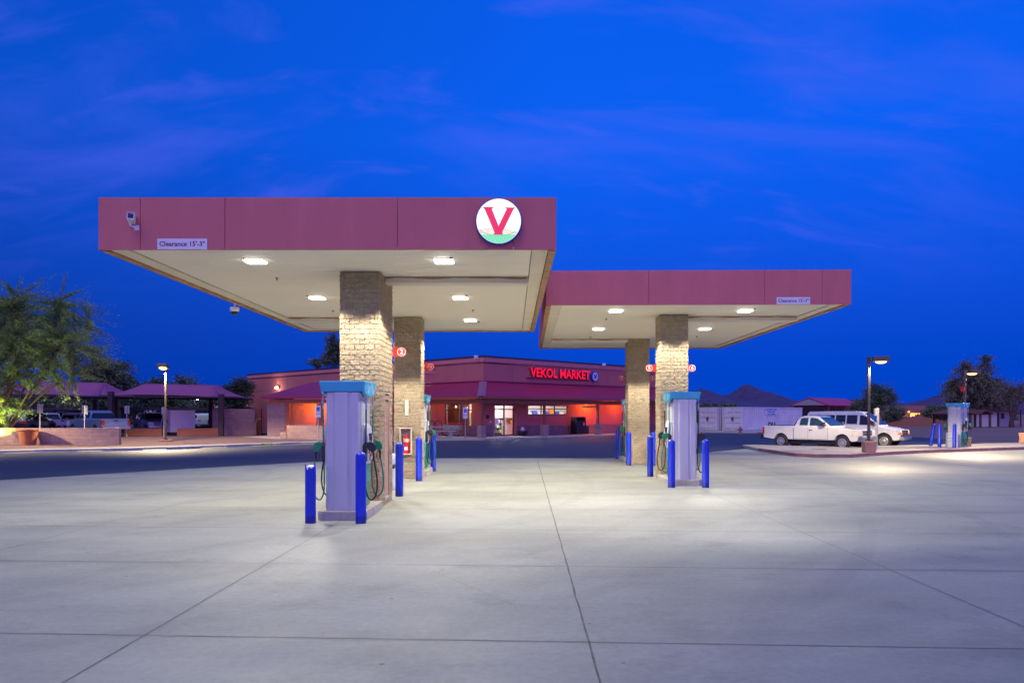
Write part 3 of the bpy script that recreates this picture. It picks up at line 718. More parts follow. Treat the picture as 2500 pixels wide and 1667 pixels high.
pump_sign(5, px(1601, 22.5), 22.5, pz(898.5, 22.5), -1, 'red sign with a ringed 5 on the left of the farther canopy front column')
pump_sign(6, px(1674, 22.5), 22.5, pz(898.5, 22.5), 1, 'red sign with a ringed 6 on the right of the farther canopy front column')
pump_sign(7, px(1531, 29.5), 29.55, pz(923, 29.5), -1, 'red sign with a ringed 7 on the left of the rear right column')
pump_sign(8, px(1581.5, 29.5), 29.55, pz(923.5, 29.5), 1, 'red sign with a ringed 8 between the two right hand columns')

# fire extinguisher cabinet and plate on the second column
yf = 22.355
t = thing('extinguisher_cabinet', 'cream framed open cabinet on the second column, holding the fire extinguisher', 'cabinet', (px(992.3, yf), yf, pz(1108.5, yf)))
g = MB(); g.box(-.17,-.145,-.2,0,0,.77); g.box(.145,.17,-.2,0,0,.77); g.box(-.145,.145,-.2,0,0,.025); g.box(-.145,.145,-.2,0,.745,.77); g.build('frame', 'yellowish', t, bevel=.003)
g = MB(); g.box(-.145,.145,-.03,-.01,.025,.745); g.build('back_panel', 'door', t)
for sx in (-1, 1):
    g = MB(); g.lathe([(.014,-.034),(.014,-.03)], (sx*.1,0,.70), 8, 'y'); g.build('screw', 'rimhole', t)
e = thing('fire_extinguisher', 'red fire extinguisher with white labels standing in the cabinet on the second column', 'fire extinguisher', (px(994, yf), yf-.115, pz(1108.5, yf)+.026))
g = MB(); g.lathe([(.075,0),(.085,.01),(.085,.44),(.07,.49),(.035,.515),(.03,.53)], n=24); g.build('tank', 'red', e, smooth='auto')
g = MB(); g.lathe([(.0865,.335),(.0865,.43)], n=24); g.build('label_band', 'yellowish', e, smooth='auto')
g = MB(); g.box(-.05,.04,-.0895,-.087,.10,.20); g.build('data_label', 'sign_white', e)
g = MB(); g.tube([(0,0,.53),(0,0,.57)], .022, 10); g.box(-.06,.07,-.012,.012,.57,.59); g.hexa([(-.02,-.01,.60),(.09,-.01,.62),(.09,.01,.62),(-.02,.01,.60),(-.02,-.01,.61),(.09,-.01,.635),(.09,.01,.635),(-.02,.01,.61)]); g.build('valve', 'chrome', e)
g = MB(); g.tube([(-.03,0,.56),(-.09,-.01,.57),(-.115,-.02,.50),(-.11,-.02,.34),(-.10,-.01,.16),(-.095,0,.10)], [.011]*4+[.014,.018], 8); g.build('hose', 'black', e, smooth='auto')
g = MB(); g.box(-.053,.053,-.01,0,0,.445); o = g.build('white_plate', 'yellowish'); o.location = (px(993, yf), yf-.01, pz(1014, yf)); tag(o, 'narrow upright cream plate above the extinguisher cabinet', 'plate')

# ================================================================ fuelling islands, dispensers, bollards
def island(X, Y, Lg, label, rz=0):
    t = thing('fuelling_island', label, 'island kerb', (X, Y, 0), rz, 'raised concrete islands under the dispensers')
    g = MB(); w2 = .435; c = .10
    pl = [(-w2+c,0),(w2-c,0),(w2,c),(w2,Lg),(-w2,Lg),(-w2,c)]
    g.prism(pl, (.004,.135), 'z'); g.build('kerb_side', 'island', t, bevel=.004)
    g = MB(); g.prism([(x*.985, y+.004 if y < .2 else y) for x, y in pl], (.1352,.165), 'z'); g.build('top_slab', 'walk', t, bevel=.006)
    for q in ((-.003,.003,-.002,0),(-w2-.002,-w2,.7,.706),(w2,w2+.002,.7,.706)): MB().box(*q,.01,.135).build('seam', 'stain', t)
    return t
island(-3.0, 13.52, 1.74, 'concrete island under the nearest dispenser')
island(-3.0, 25.0, 1.84, 'concrete island behind the second column, its end showing beside the bollard', R(180))
island(4.53, 20.02, 1.78, 'concrete island under the nearest dispenser of the farther canopy', R(-1.2))
island(4.80, 31.55, 1.86, 'concrete island behind the rear right column', R(178.8))

def crom(P, n=8):
    P = [Vector(p) for p in P]; Q = [P[0]]+P+[P[-1]]; out = []
    for i in range(1, len(Q)-2):
        for k in range(n):
            t = k/n; a, b_, c, d_ = Q[i-1], Q[i], Q[i+1], Q[i+2]
            out.append(.5*((2*b_)+(c-a)*t+(2*a-5*b_+4*c-d_)*t*t+(3*b_-a-3*c+d_)*t**3))
    out.append(P[-1]); return out
def make_dispenser(label):
    t = thing('fuel_dispenser', label, 'fuel dispenser', (0,0,0), 0, 'fuel dispensers')
    half = [(-.30,-.44),(-.285,-.462),(-.17,-.468),(-.135,-.492),(.085,-.492),(.10,-.470),(.135,-.470),(.15,-.489),(.275,-.489),(.30,-.455)]
    g = MB(); g.prism(half+[(-x,-y) for x, y in half], (0, 2.10), 'z'); g.build('cabinet', 'disp_body', t, bevel=.004)
    g = MB(); g.box(-.31,.31,-.485,.485,-.002,.05)
    h = MB(); h.hexa([(-.365,-.50,2.11),(.365,-.50,2.11),(.365,.50,2.11),(-.365,.50,2.11),(-.41,-.56,2.275),(.41,-.56,2.275),(.41,.56,2.275),(-.41,.56,2.275)])
    h.box(-.40,.40,-.55,.55,2.276,2.295); hd = h.build('header', 'cyan', t, bevel=.006)
    for s in (-1, 1):
        wp = [(-.53,2.285),(-.50,2.12),(-.36,2.055),(-.15,2.03),(.0,2.045),(.15,2.03),(.36,2.055),(.50,2.12),(.53,2.285)]
        g = MB(); a, b_ = sorted((s*.33, s*.392)); g.prism(wp, (a, b_), 'x'); g.build('header_wing', 'cyan', hd, bevel=.012, seg=3)
        for yc in (-.22, .20):
            g = MB(); pts = [(s*.400, yc+.055*math.cos(k*math.pi/12), 2.18+.085*math.sin(k*math.pi/12)) for k in range(25)]
            g.tube(pts, .006, 5, cap=False); g.build('oval_emblem', 'sign_white', hd)
        X = s*.302
        def bx(x0, x1, *r): a, b_ = sorted((s*x0, s*x1)); return MB().box(a, b_, *r)
        bx(.285,.318,-.40,.40,.03,.45).build('lower_skirt', 'green', t, bevel=.004)
        bx(.285,.319,-.40,.40,.455,.78).build('upper_skirt', 'teal', t, bevel=.004)
        bx(.285,.312,-.42,.42,1.50,2.09).build('upper_panel', 'disp_grey', t, bevel=.004)
        pr = [(.28,.79),(.36,.80),(.395,.90),(.41,1.05),(.40,1.30),(.37,1.46),(.33,1.53),(.28,1.54)]
        con = MB().prism([(s*x, z) for x, z in pr], (-.27,.27), 'y').build('console', 'disp_light', t, bevel=.012)
        MB().prism([(s*x, z) for x, z in [(.28,.80),(.33,.80),(.33,1.49),(.28,1.49)]], (-.42,.42), 'y').build('bezel', 'disp_grey', t, bevel=.006)
        bx(.385,.412,-.12,.12,1.18,1.36).build('screen', 'glass_dark', con)
        kp = MB()
        for i in range(4):
            for j in range(3): kp.box(*sorted((s*.405, s*.417)), -.20+j*.032, -.176+j*.032, 1.0+i*.035, 1.026+i*.035)
        kp.build('keypad', 'rimhole', con)
        gb = MB()
        for j in range(3): gb.box(*sorted((s*.40, s*.416)), -.02+j*.09, .05+j*.09, .94, 1.04)
        gb.build('grade_button', 'amber', con)
        for yo, cm, hm_ in ((-.335*s, 'dark', 'black'), (.335*s, 'green', 'hose_green')):
            # on the +x face the near nozzle is black, on the -x face the near one is green
            yy = yo
            bt = bx(.31,.40,yy-.06,yy+.06,.86,1.16).build('nozzle_boot', 'dark', t, bevel=.01)
            P = lambda x, z, dy=0: (s*x, yy+dy, z)
            nz = MB(); nz.tube([P(.34,1.16),P(.38,1.20),P(.44,1.18),P(.50,1.12)], [.012,.014,.018,.02], 8)
            nz.tube([P(.50,1.08),P(.52,1.0),P(.52,.88)], [.02,.019,.017], 8)
            nz.tube([P(.49,1.03),P(.455,.98),P(.455,.90),P(.50,.86)], .007, 6)
            nzo = nz.build('nozzle', 'dark', t, smooth='auto')
            cv = MB(); cv.prism([(s*x, z) for x, z in [(.40,1.19),(.46,1.225),(.53,1.20),(.565,1.13),(.56,1.06),(.50,1.03),(.44,1.06),(.40,1.12)]], (yy-.035, yy+.035), 'y')
            cv.build('nozzle_cover', cm, nzo, bevel=.014, seg=3)
            ho = MB(); ho.tube(crom([P(.385,1.80),P(.383,1.4),P(.375,1.0),P(.365,.62),P(.38,.33,.03),P(.44,.18,.05),P(.52,.20,.05),P(.575,.36,.03),P(.575,.60),P(.53,.88)]), .0135, 8)
            hob = ho.build('hose', hm_, t, smooth='auto')
            sw = MB(); sw.tube([P(.385,2.08),P(.385,1.98)], .012, 8); sw.tube([P(.385,1.99),P(.385,1.955)], .022, 10); sw.tube([P(.385,1.955),P(.385,1.90)], .028, 10); sw.tube([P(.385,1.90),P(.385,1.80)], .017, 8)
            sw.build('breakaway_coupling', 'galv', hob, smooth='auto')
    for s in (-1, 1):
        for i in range(3): MB().box(*sorted((s*.306, s*.328)), s*.4205 if s > 0 else -.4225, s*.4225 if s > 0 else -.4205, 1.16+i*.035, 1.178+i*.035).build('red_sticker', 'red', t)
    MB().lathe([(.013,-.4985),(.013,-.4925)], (-.02,0,1.62), 10, 'y').build('panel_lock', 'steel', t)
    return t
d1 = make_dispenser('nearest fuel dispenser, lilac end panel, behind the damaged bollard')
d1.location = (-3.0, 14.14, .165)
# red sticker strokes on the near left edge
g = MB(); g.box(-.3235,-.320,-.42,-.33,1.30,1.52); 
for i in range(4): pass
d2 = dup(d1, 'second fuel dispenser of the nearer canopy, mostly hidden behind the second column', (-3.0, 24.1, .165), 0)
d3 = dup(d1, 'front fuel dispenser of the farther canopy between two upright bollards', (4.54, 20.66, .165), R(-1.2))
d4 = dup(d1, 'rear fuel dispenser of the farther canopy, half hidden behind the rear right column', (4.80, 30.55, .165), R(-1.2))
p5 = gp(2338, 1092, .15); d5 = dup(d1, 'lone fuel dispenser on the truck island at the far right', (23.50, 40.6, .15), R(-50))

def bollard_mesh():
    g = MB(); r = .0915
    prof = [(r,0),(r*1.03,.004),(r*1.03,.02),(r,.025),(r,1.14)]+[(r*math.cos(a), 1.14+r*math.sin(a)) for a in [k*math.pi/16 for k in range(1, 8)]]+[(.004,1.14+r)]
    g.lathe(prof, n=28); return g.build('bollard', 'bollard', smooth='auto')
b0 = bollard_mesh()
GB = 'blue steel bollards guarding the pumps'
tag(b0, 'intact blue bollard at the front right of the nearest dispenser', 'bollard', GB); b0.location = gp(881, 1277)
def bol(x, y, lb, z=0, tilt=(0,0), s=1.):
    b_ = b0.copy(); COL.objects.link(b_); b_['label'] = lb; b_.location = gp(x, y, z); b_.rotation_euler = (R(tilt[0]), R(tilt[1]), random.random()*6 if tilt == (0,0) else 0); return b_
bol(975, 1211, 'blue bollard just right of the first column, behind its steel door')
bol(1023, 1174, 'blue bollard standing before the second column right of the fire extinguisher')
bol(1058, 1150, 'farthest blue bollard of the nearer canopy, behind the second dispenser')
bol(1639.5, 1190, 'blue bollard at the front left of the farther canopy front dispenser')
bol(1722.5, 1190, 'blue bollard at the front right of the farther canopy front dispenser')
bol(1587.5, 1163, 'blue bollard left of the farther canopy front column')
bol(1595.5, 1137, 'blue bollard right of the rear right column, peeping past the front column')
bol(1535, 1136, 'blue bollard overlapping the left side of the rear right column')
bol(1508, 1120.5, 'blue bollard farthest left of the farther canopy, behind the rear dispenser')
bol(2272, 1088.5, 'blue bollard leaning to the right on the truck island', .15, (0, 9.5))
bol(2293.5, 1091.5, 'upright blue bollard on the truck island, between the leaning one and the grey bin', .15, (0, .8))
bol(2330, 1093, 'upright blue bollard before the lone dispenser on the truck island', .15, (0, .5))
# the damaged one: sleeve without its dome, pipe and concrete fill showing
t = thing('damaged_bollard', 'blue bollard with its dome torn off, white jagged top, left of the nearest dispenser', 'bollard', gp(758, 1276.5), 0, GB)
g = MB(); vs = []; fs = []; n = 28
for k in range(n):
    a = 2*math.pi*k/n; zt = .985+.03*math.sin(a*2+1)+.012*math.sin(a*7)
    if 3.9 < a < 4.7: zt -= .05*math.sin((a-3.9)/.8*math.pi)
    for r_, z in ((.093,0),(.0915,.02),(.0915,.5),(.0925,zt),(.086,zt-.001)): vs.append((r_*math.cos(a), r_*math.sin(a), z))
for k in range(n):
    for j in range(4): a = k*5+j; b_ = ((k+1) % n)*5+j; fs.append((a, b_, b_+1, a+1))
g._add(vs, fs); g.build('sleeve', 'bollard', t, smooth='auto')
g = MB(); g.lathe([(.082,0),(.082,.965),(.07,.985),(.03,.998)], n=20); g.build('concrete_fill', 'sign_white', t, smooth='auto')

# grey waste and towel station behind the first column
t = thing('windscreen_station', 'grey waste bin and towel station between the two columns of the nearer canopy', 'waste bin', (-3.2, 19.3, 0))
g = MB(); g.box(-.27,.27,-.25,.25,0,.52); g.build('bin_body', 'disp_grey', t, bevel=.02)
g = MB(); g.box(-.285,.285,-.265,.265,.525,.62); g.build('water_tray', 'dark', t, bevel=.015)
g = MB(); g.box(-.27,.27,-.25,.25,.625,.80); g.prism([(-.27,.80),(.27,.80),(.22,.88),(-.22,.88)], (-.25,.25), 'y'); g.build('lid', 'disp_light', t, bevel=.015)
t = thing('windscreen_station', 'grey lidded bin beside the lone dispenser on the truck island', 'waste bin', (22.90, 40.1, .15), R(-15))
g = MB(); g.box(-.24,.24,-.2,.2,0,.62); g.build('bin_body', 'disp_grey', t, bevel=.015)
g = MB(); g.box(-.25,.25,-.21,.21,.625,.66); g.box(-.24,.24,-.2,.2,.665,.76); g.build('lid', 'disp_grey', t, bevel=.015)
g = MB(); g.box(-.245,.245,-.206,-.2005,.30,.315); g.box(-.245,.245,-.206,-.2005,.45,.465); g.build('seam', 'rimhole', t)
# litter
for i, (x, y) in enumerate(((1509,1128),(1500,1126))):
    pass
# ================================================================ the store
def tr_(x, n=0.):          # distance along the right wing (at n metres out from its wall) seen at column x
    k = (x-CX)/F; px0, py0 = BC.x+n*sa, BC.y-n*ca
    return (k*py0-px0)/(ca-k*sa)
def tl_(x, n=0.):
    k = (x-CX)/F; px0, py0 = BC.x-n*ca, BC.y-n*sa
    return (px0-k*py0)/(sa+k*ca)
def zr(x, y, n=0.): t = tr_(x, n); return pz(y, BC.y-n*ca+t*sa)
def zl(x, y, n=0.): t = tl_(x, n); return pz(y, BC.y-n*sa+t*ca)
ST = thing('store_building', 'long pink market store with purple metal awning and orange lit porch', 'store', tuple(BC), al)
WT = 6.30
def wall_holes(mb, t0, t1, z0, z1, holes, face):      # face(t, z, n) -> local point ; n into the wall
    ts = sorted({t0, t1} | {h[0] for h in holes} | {h[1] for h in holes}); zs = sorted({z0, z1} | {h[2] for h in holes} | {h[3] for h in holes})
    for a, b_ in zip(ts[:-1], ts[1:]):
        for c, d_ in zip(zs[:-1], zs[1:]):
            if any(h[0]-1e-6 <= a and b_ <= h[1]+1e-6 and h[2]-1e-6 <= c and d_ <= h[3]+1e-6 for h in holes): continue
            mb._add([face(a,c,0), face(b_,c,0), face(b_,d_,0), face(a,d_,0)], [(0,1,2,3)])
    for h in holes:
        q = [(h[0],h[2]),(h[1],h[2]),(h[1],h[3]),(h[0],h[3])]
        for i in range(4):
            (a,c),(b_,d_) = q[i], q[(i+1) % 4]; mb._add([face(a,c,0), face(b_,d_,0), face(b_,d_,.3), face(a,c,.3)], [(0,1,2,3)])
fr = lambda t, z, n: (t, n, z)
fl_ = lambda t, z, n: (n, t, z)
DOOR = (tr_(1208), tr_(1257), .14, 2.62)
W1 = (tr_(1290), tr_(1387), zr(1340, 1012.5), 2.62); W2 = (tr_(1416), tr_(1457.5), zr(1436, 995.5), 2.62)
WL = (tl_(1151), tl_(1086), zl(1118, 1040.5), 2.72)
LL, RL = 40.3, 25.
mb = MB(); wall_holes(mb, 0, RL, 0, WT, [DOOR, W1, W2], fr); wall_holes(mb, 0, LL, 0, WT, [WL], fl_)
mb._add([(0,LL,0),(RL,LL,0),(RL,LL,WT),(0,LL,WT)], [(0,1,2,3)]); mb._add([(RL,0,0),(RL,LL,0),(RL,LL,WT),(RL,0,WT)], [(0,1,2,3)])
mb.build('wall', 'wall', ST)
mb = MB(); mb.box(0, RL, 0, LL, WT-.5, WT-.4); mb.build('roof', 'cap', ST)
mb = MB(); mb.box(-.06, RL, -.06, .0, WT-.33, WT); mb.box(-.06, 0, .0, LL, WT-.33, WT); mb.build('parapet_band', 'wall_band', ST)
mb = MB(); mb.box(-.10, RL, -.10, .25, WT+.001, WT+.13); mb.box(-.10, .25, .25, LL, WT+.001, WT+.13); mb.build('parapet_cap', 'cap', ST)
mb = MB()
for t in (3.2, 9.4, 15.5, 21): MB().box(t-.02, t+.02, -.008, -.001, 4.5, WT-.34).build('control_joint', 'block_dark', ST)
for t in (2.1, 9, 16, 24, 31): MB().box(-.008, -.001, t-.02, t+.02, 4.5, WT-.34).build('control_joint', 'block_dark', ST)
mb.box(-.006, -.001, 12, LL, 4.38, 4.41)
mb.build('reveal_line', 'block_dark', ST)
# wainscot of block
mb = MB(); dz = .92
for a, b_ in ((0.03, DOOR[0]-.1), (DOOR[1]+.1, RL)): mb.box(a, b_, -.09, -.001, .1, dz)
mb.box(-.09, -.001, -.09, 5.2, .1, dz); mb.build('block_wainscot', 'block_dark', ST, bevel=.01)
def frames(name, rect, face, nx, zbars, th=.07, par=ST, depth=.12, glass=True):
    t0, t1, z0, z1 = rect; mb = MB()
    def bar(a, b_, c, d_): mb.hexa([face(a,c,depth-.05), face(b_,c,depth-.05), face(b_,c,depth+.05), face(a,c,depth+.05), face(a,d_,depth-.05), face(b_,d_,depth-.05), face(b_,d_,depth+.05), face(a,d_,depth+.05)])
    bar(t0, t1, z0, z0+th); bar(t0, t1, z1-th, z1); bar(t0, t0+th, z0+th, z1-th); bar(t1-th, t1, z0+th, z1-th)
    for k in range(1, nx): c = t0+(t1-t0)*k/nx; bar(c-th/2, c+th/2, z0+th, z1-th)
    for zb in zbars:
        for k in range(nx): bar(t0+(t1-t0)*k/nx+(th if k == 0 else th/2), t0+(t1-t0)*(k+1)/nx-(th if k == nx-1 else th/2), zb-th/2, zb+th/2)
    o = mb.build(name, 'dark', par)
    g = MB(); g._add([face(t0+.02,z0+.02,depth), face(t1-.02,z0+.02,depth), face(t1-.02,z1-.02,depth), face(t0+.02,z1-.02,depth)], [(0,1,2,3)]); g.build('pane', 'glass', o)
    return o
frames('window', W1, fr, 3, [W1[2]+(W1[3]-W1[2])*.60]); frames('window', W2, fr, 2, [], .06)
frames('window', WL, fl_, 2, [WL[3]-.55])
dfr = frames('door', (DOOR[0], DOOR[1], .14, 2.62), fr, 2, [2.24], .09)
g = MB(); c = (DOOR[0]+DOOR[1])/2
for s in (-1, 1): g.tube([(c+s*.12, .03, .95), (c+s*.12, .03, 1.45)], .02, 6)
g.build('handle', 'steel', dfr)
# shop interior
mb = MB(); mb.box(.3, 22, 8.5, 8.6, 0, 3.4); mb.box(8.5, 8.6, 8.7, 14, 0, 3.4); mb.build('interior_wall', 'white_wall', ST)
mb = MB(); mb.box(.32, 22, .32, 14, .10, .125); mb.build('interior_floor', 'stop', ST)
mb = MB(); mb.box(.32, 22, .32, 8.4, 3.2, 3.3); mb.build('interior_ceiling', 'white_wall', ST)
mb = MB()
for i in range(7):
    for j in range(3): mb.box(1.2+i*3, 2.6+i*3, 1.2+j*2.4, 1.7+j*2.4, 3.17, 3.195)
mb.build('ceiling_lamp', 'ceil_panel', ST)
shm = {}
for nm, c in (('goods_red',(.6,.05,.03)),('goods_yellow',(.75,.55,.05)),('goods_blue',(.05,.12,.5)),('goods_white',(.8,.8,.8)),('goods_green',(.06,.35,.1)),('goods_orange',(.8,.25,.03))): M[nm] = mat(nm, c, .5, var=.3, scale=9)
sh = MB(); goods = {k: MB() for k in ('goods_red','goods_yellow','goods_blue','goods_white','goods_green','goods_orange')}
rs_ = random.Random(4)
for i, x0 in enumerate((2.8, 5.0, 7.4, 10.2, 13.0, 16)):
    y0 = 2.3 if i < 2 else 2.2+(i % 2)*.8; sh.box(x0, x0+1.9, y0, y0+.5, .13, .3)
    for lv in range(3):
        z = .3+lv*.42; sh.box(x0, x0+1.9, y0, y0+.5, z+.36, z+.39); sh.box(x0, x0+1.9, y0+.24, y0+.26, z, z+.36)
        for k in range(11): goods[rs_.choice(list(goods))].box(x0+.03+k*.17, x0+.17+k*.17, y0+.03, y0+.2, z, z+rs_.uniform(.16,.32))
for k in range(26): goods[rs_.choice(list(goods))].box(.5+k*.8, 1.1+k*.8, 8.2, 8.45, rs_.choice([.6,1.1,1.6]), 1.9+rs_.random()*.6)
sh.build('shop_shelf', 'dark', ST)
for k in goods: goods[k].build('shelf_goods', k, ST)
mb = MB(); mb.box(3.6, 5.4, 1.1, 1.7, .13, 1.15); mb.build('checkout_counter', 'disp_grey', ST)
for xx, ww in ((3.0,55),(6.5,55),(10.5,55),(15,50)): point('interior_light', (xx, 3.6, 2.9), ww*9, (1,.95,.90), .4, ST)
point('interior_light', (1.6, 6.5, 2.6), 30, (1,.8,.5), .3, ST)
MB().box(2.6, 6.6, 2.9, 3.0, .13, 3.15).build('interior_wall', 'white_wall', ST); MB().box(1.5, 1.6, 3.4, 8.2, .13, 3.15).build('interior_wall', 'brown_wall', ST)
point('interior_light', (3.4, 1.2, 2.8), 420, (1,.96,.92), .3, ST)
mb = MB()   # posters behind the door glass
mb.box(DOOR[0]+.25, DOOR[0]+.7, .25, .27, 1.0, 1.5); mb.build('door_poster', 'goods_white', ST)
mb = MB(); mb.box(DOOR[1]-.6, DOOR[1]-.2, .25, .27, 1.05, 1.5); mb.build('door_poster', 'goods_orange', ST)

# awning round the corner
EX, EZ, TZ = 2.5, 3.17, 4.40
PL = 3.75
aw = MB()
def slabq(mb, a, b_, c, d_, th=.10):
    lo = [(p[0], p[1], p[2]-th) for p in (a, b_, c, d_)]; mb.hexa(lo+[a, b_, c, d_])
slabq(aw, (-.0,-.002,TZ), (-EX,-EX,EZ), (RL,-EX,EZ), (RL,-.002,TZ)); o = aw.build('awning', 'awning', ST)
aw = MB(); slabq(aw, (-.002,0,TZ), (-.002,PL+2.9,TZ), (-EX,PL,EZ), (-EX,-EX,EZ)); o2 = aw.build('awning', 'awning', ST)
g = MB(); 
a0, a1 = Vector((-.06,-.06,TZ+.03)), Vector((-EX,-EX,EZ+.03)); d_ = (a1-a0).normalized(); sd = Vector((1,-1,0)).normalized()*.30
g._add([a0-sd-Vector((0,0,.05)), a0, a0+sd-Vector((0,0,.05)), a1-sd-Vector((0,0,.05)), a1+Vector((0,0,.02)), a1+sd-Vector((0,0,.05))], [(0,3,4,1),(1,4,5,2)]); g.build('ridge_flashing', 'awning_ridge', ST)
g = MB(); g.box(.0, RL, -.10, -.002, TZ-.0, TZ+.08); g.box(-.10, -.002, -.10, PL+2.6, TZ, TZ+.08); g.build('awning_flashing', 'awning', ST)
g = MB(); g.box(-EX, RL, -EX-.02, -EX+.04, EZ-.16, EZ-.02); g.box(-EX-.02, -EX+.04, -EX+.04, PL+.2, EZ-.16, EZ-.02); g.build('eaves_board', 'wood', ST)
PN = 2.1
g = MB(); g.box(-PN-.09, RL, -PN-.09, -PN+.09, 2.66, 2.98); g.box(-PN-.09, -PN+.09, -PN+.09, PL+.3, 2.66, 2.98); g.build('porch_beam', 'wood', ST, bevel=.01)
g = MB()
for k in range(24): g.box(.9*k-.7, .9*k-.62, -EX+.05, -.05, 2.985, 3.07)
g.build('rafter', 'wood', ST)
posts = [(-PN, -PN)]+[(tr_(x, PN), -PN) for x in (1329, 1459.5)]+[(tr_(1640, PN), -PN)]
for i, (lx, ly) in enumerate(posts):
    g = MB(); g.box(lx-.09, lx+.09, ly-.09, ly+.09, 1.02, 2.659); g.build('porch_post', 'wood', ST, bevel=.008)
    g = MB(); g.box(lx-.24, lx+.24, ly-.24, ly+.24, .12, 1.02); g.build('post_pier', 'block', ST, bevel=.008)
g = MB(); g.box(-PN-.07, -PN+.07, PL+.1, PL+.24, .12, 2.659); g.build('porch_post', 'wood', ST, bevel=.008)
# lit name on the parapet
tm = (tr_(1290)+tr_(1440))/2; tA, tB = tr_(1291), tr_(1437); zc = (zr(1365, 903)+zr(1365, 927))/2
SG = thing('store_sign', 'red lit channel letters VEKOL MARKET with a small round emblem on the store parapet', 'sign', bl((tA+tB)/2, -.001, 0), al)
tx = text('VEKOL MARKET', 'lettering', 1., 'letter_glow', SG, (0, -.20, 5.28), ext=.001, bold=.03); fit(tx, tB-tA, .78)
tx2 = text('VEKOL MARKET', 'letter_body', 1., 'maroon', SG, (0, -.13, 5.28), ext=.062, bold=.033); fit(tx2, (tB-tA)+.02, .80); tx2.scale.z = 1
g = MB(); g.box(-(tB-tA)/2-.35, (tB-tA)/2+.1, -.10, -.01, 4.80, 4.88); g.build('raceway', 'maroon', SG)
e0 = tr_(1448)-(tA+tB)/2
g = MB(); g.lathe([(.44,-.26),(.46,-.25),(.46,-.02)], (e0, 0, 5.22), 32, 'y'); g.build('emblem_drum', 'sign_blue', SG, smooth='auto')
g = MB(); g.lathe([(.38,-.268),(.38,-.262)], (e0, 0, 5.22), 32, 'y'); g.build('emblem_face', 'sign_white', SG)
g = MB(); g.prism([(e0+x*.7, 5.22+z*.7) for x, z in [(-.32,.28),(-.10,.28),(0,-.02),(.10,.28),(.32,.28),(.10,-.30),(-.10,-.30)]], (-.275,-.27), 'y'); g.build('emblem_letter', 'sign_blue', SG)
def roofcam(x, y, lb, lft=False):
    t = thing('security_camera', lb, 'security camera', bl(0, tl_(x), 0) if lft else bl(tr_(x), 0, 0), al, 'small cameras on the store')
    z = (zl if lft else zr)(x, y); g = MB()
    if lft: g.box(-.30,-.02,-.05,.05,z-.05,z+.05); g.box(-.45,-.2,-.12,.12,z-.02,z+.22)
    else: g.box(-.05,.05,-.30,-.1,z-.05,z+.05); g.box(-.12,.12,-.45,-.2,z-.02,z+.22)
    g.build('housing', 'white_plastic', t, bevel=.02)
roofcam(1170, 875, 'small white camera on the store parapet left of its corner', True); roofcam(1468, 893, 'small white camera on the store parapet right of the lit name')
roofcam(617, 944, 'white camera with looped cable on the far left end of the store wall', True); roofcam(607, 944, 'white camera at the extreme left corner of the store wall', True)
# front porch on the left: block walls, gate, roof
PY = 60.8
g = MB(); A=(-19.9,PY,3.22); B=(-5.9,PY,3.22); C_=(-5.9,65.4,4.55); D_=(-17.0,65.4,4.55); E=(-19.9,69.5,3.22); E2=(-17,65.5,4.55)
th = .12
g._add([A,B,C_,D_,E]+[(p[0],p[1],p[2]-th) for p in (A,B,C_,D_,E)], [(0,1,2,3),(0,3,4),(5,8,7,6),(5,9,8),(0,5,6,1),(1,6,7,2),(0,4,9,5),(2,7,8,3),(3,8,9,4)])
g.build('porch_roof', 'awning', ST, world=True)
g = MB(); g.box(-19.3, -6.4, PY+.35, PY+.55, 2.72, 3.03); g.build('porch_beam', 'wood', ST, world=True, bevel=.01)
g = MB(); g.box(-15.6, -6.2, 64.0, 64.2, 0, 4.3); g.build('porch_wall', 'wall', ST, world=True)
g = MB(); g.box(-13.5, -6.25, 64.4, 68, 4.4, 5.55); g.build('low_parapet', 'wall', ST, world=True)
g = MB(); g.box(-13.5, -6.2, 64.33, 64.395, 5.25, 5.55); g.build('parapet_band', 'wall_band', ST, world=True)
g = MB(); g.box(-13.6, -6.15, 64.28, 64.6, 5.552, 5.70); g.build('parapet_cap', 'cap', ST, world=True)
for q in ((.4,.9),(2.6,2.9)): MB().box(-19.45,-18.05,PY+q[0],PY+q[1],0,2.70).build('block_wall', 'block_dark', ST, world=True)
MB().box(-18.04,-17.7,PY+.42,PY+.8,0,2.70).build('brown_pier', 'wood', ST, world=True); MB().box(-15.55,-15.1,PY+.4,PY+.9,0,2.70).build('brown_pier', 'wood', ST, world=True)
g = MB(); g.box(-18.0,-14.9,63.6,63.8,0,2.9); g.build('alcove_wall', 'pink_wall', ST, world=True)
g = MB()
for k in range(9): x = -17.66+k*.115; g.tube([(x,PY+.6,.1),(x,PY+.6,2.65)], .014, 5)
for z in (.14, 1.15, 2.6): g.box(-17.68,-16.72,PY+.585,PY+.615,z-.025,z+.025)
g.box(-16.74,-16.69,PY+.57,PY+.63,.1,2.68); g.build('gate', 'rust', ST, world=True)
o_inv = WM[ST.name].inverted()
point('alcove_lamp', o_inv @ Vector((-15.9, 62.5, 2.45)), 240, (1,.22,.02), .1, ST)
point('alcove_lamp', o_inv @ Vector((-7.3, 62.8, 2.5)), 22, (1,.50,.20), .1, ST)
point('porch_lamp', (tr_(1432), -.8, 2.85), 260, (1,.24,.02), .15, ST)
point('porch_lamp', (tr_(1500), -1.0, 2.85), 130, (1,.24,.02), .15, ST)
point('porch_lamp', (-1.0, 2.2, 2.7), 26, (1,.55,.25), .15, ST)
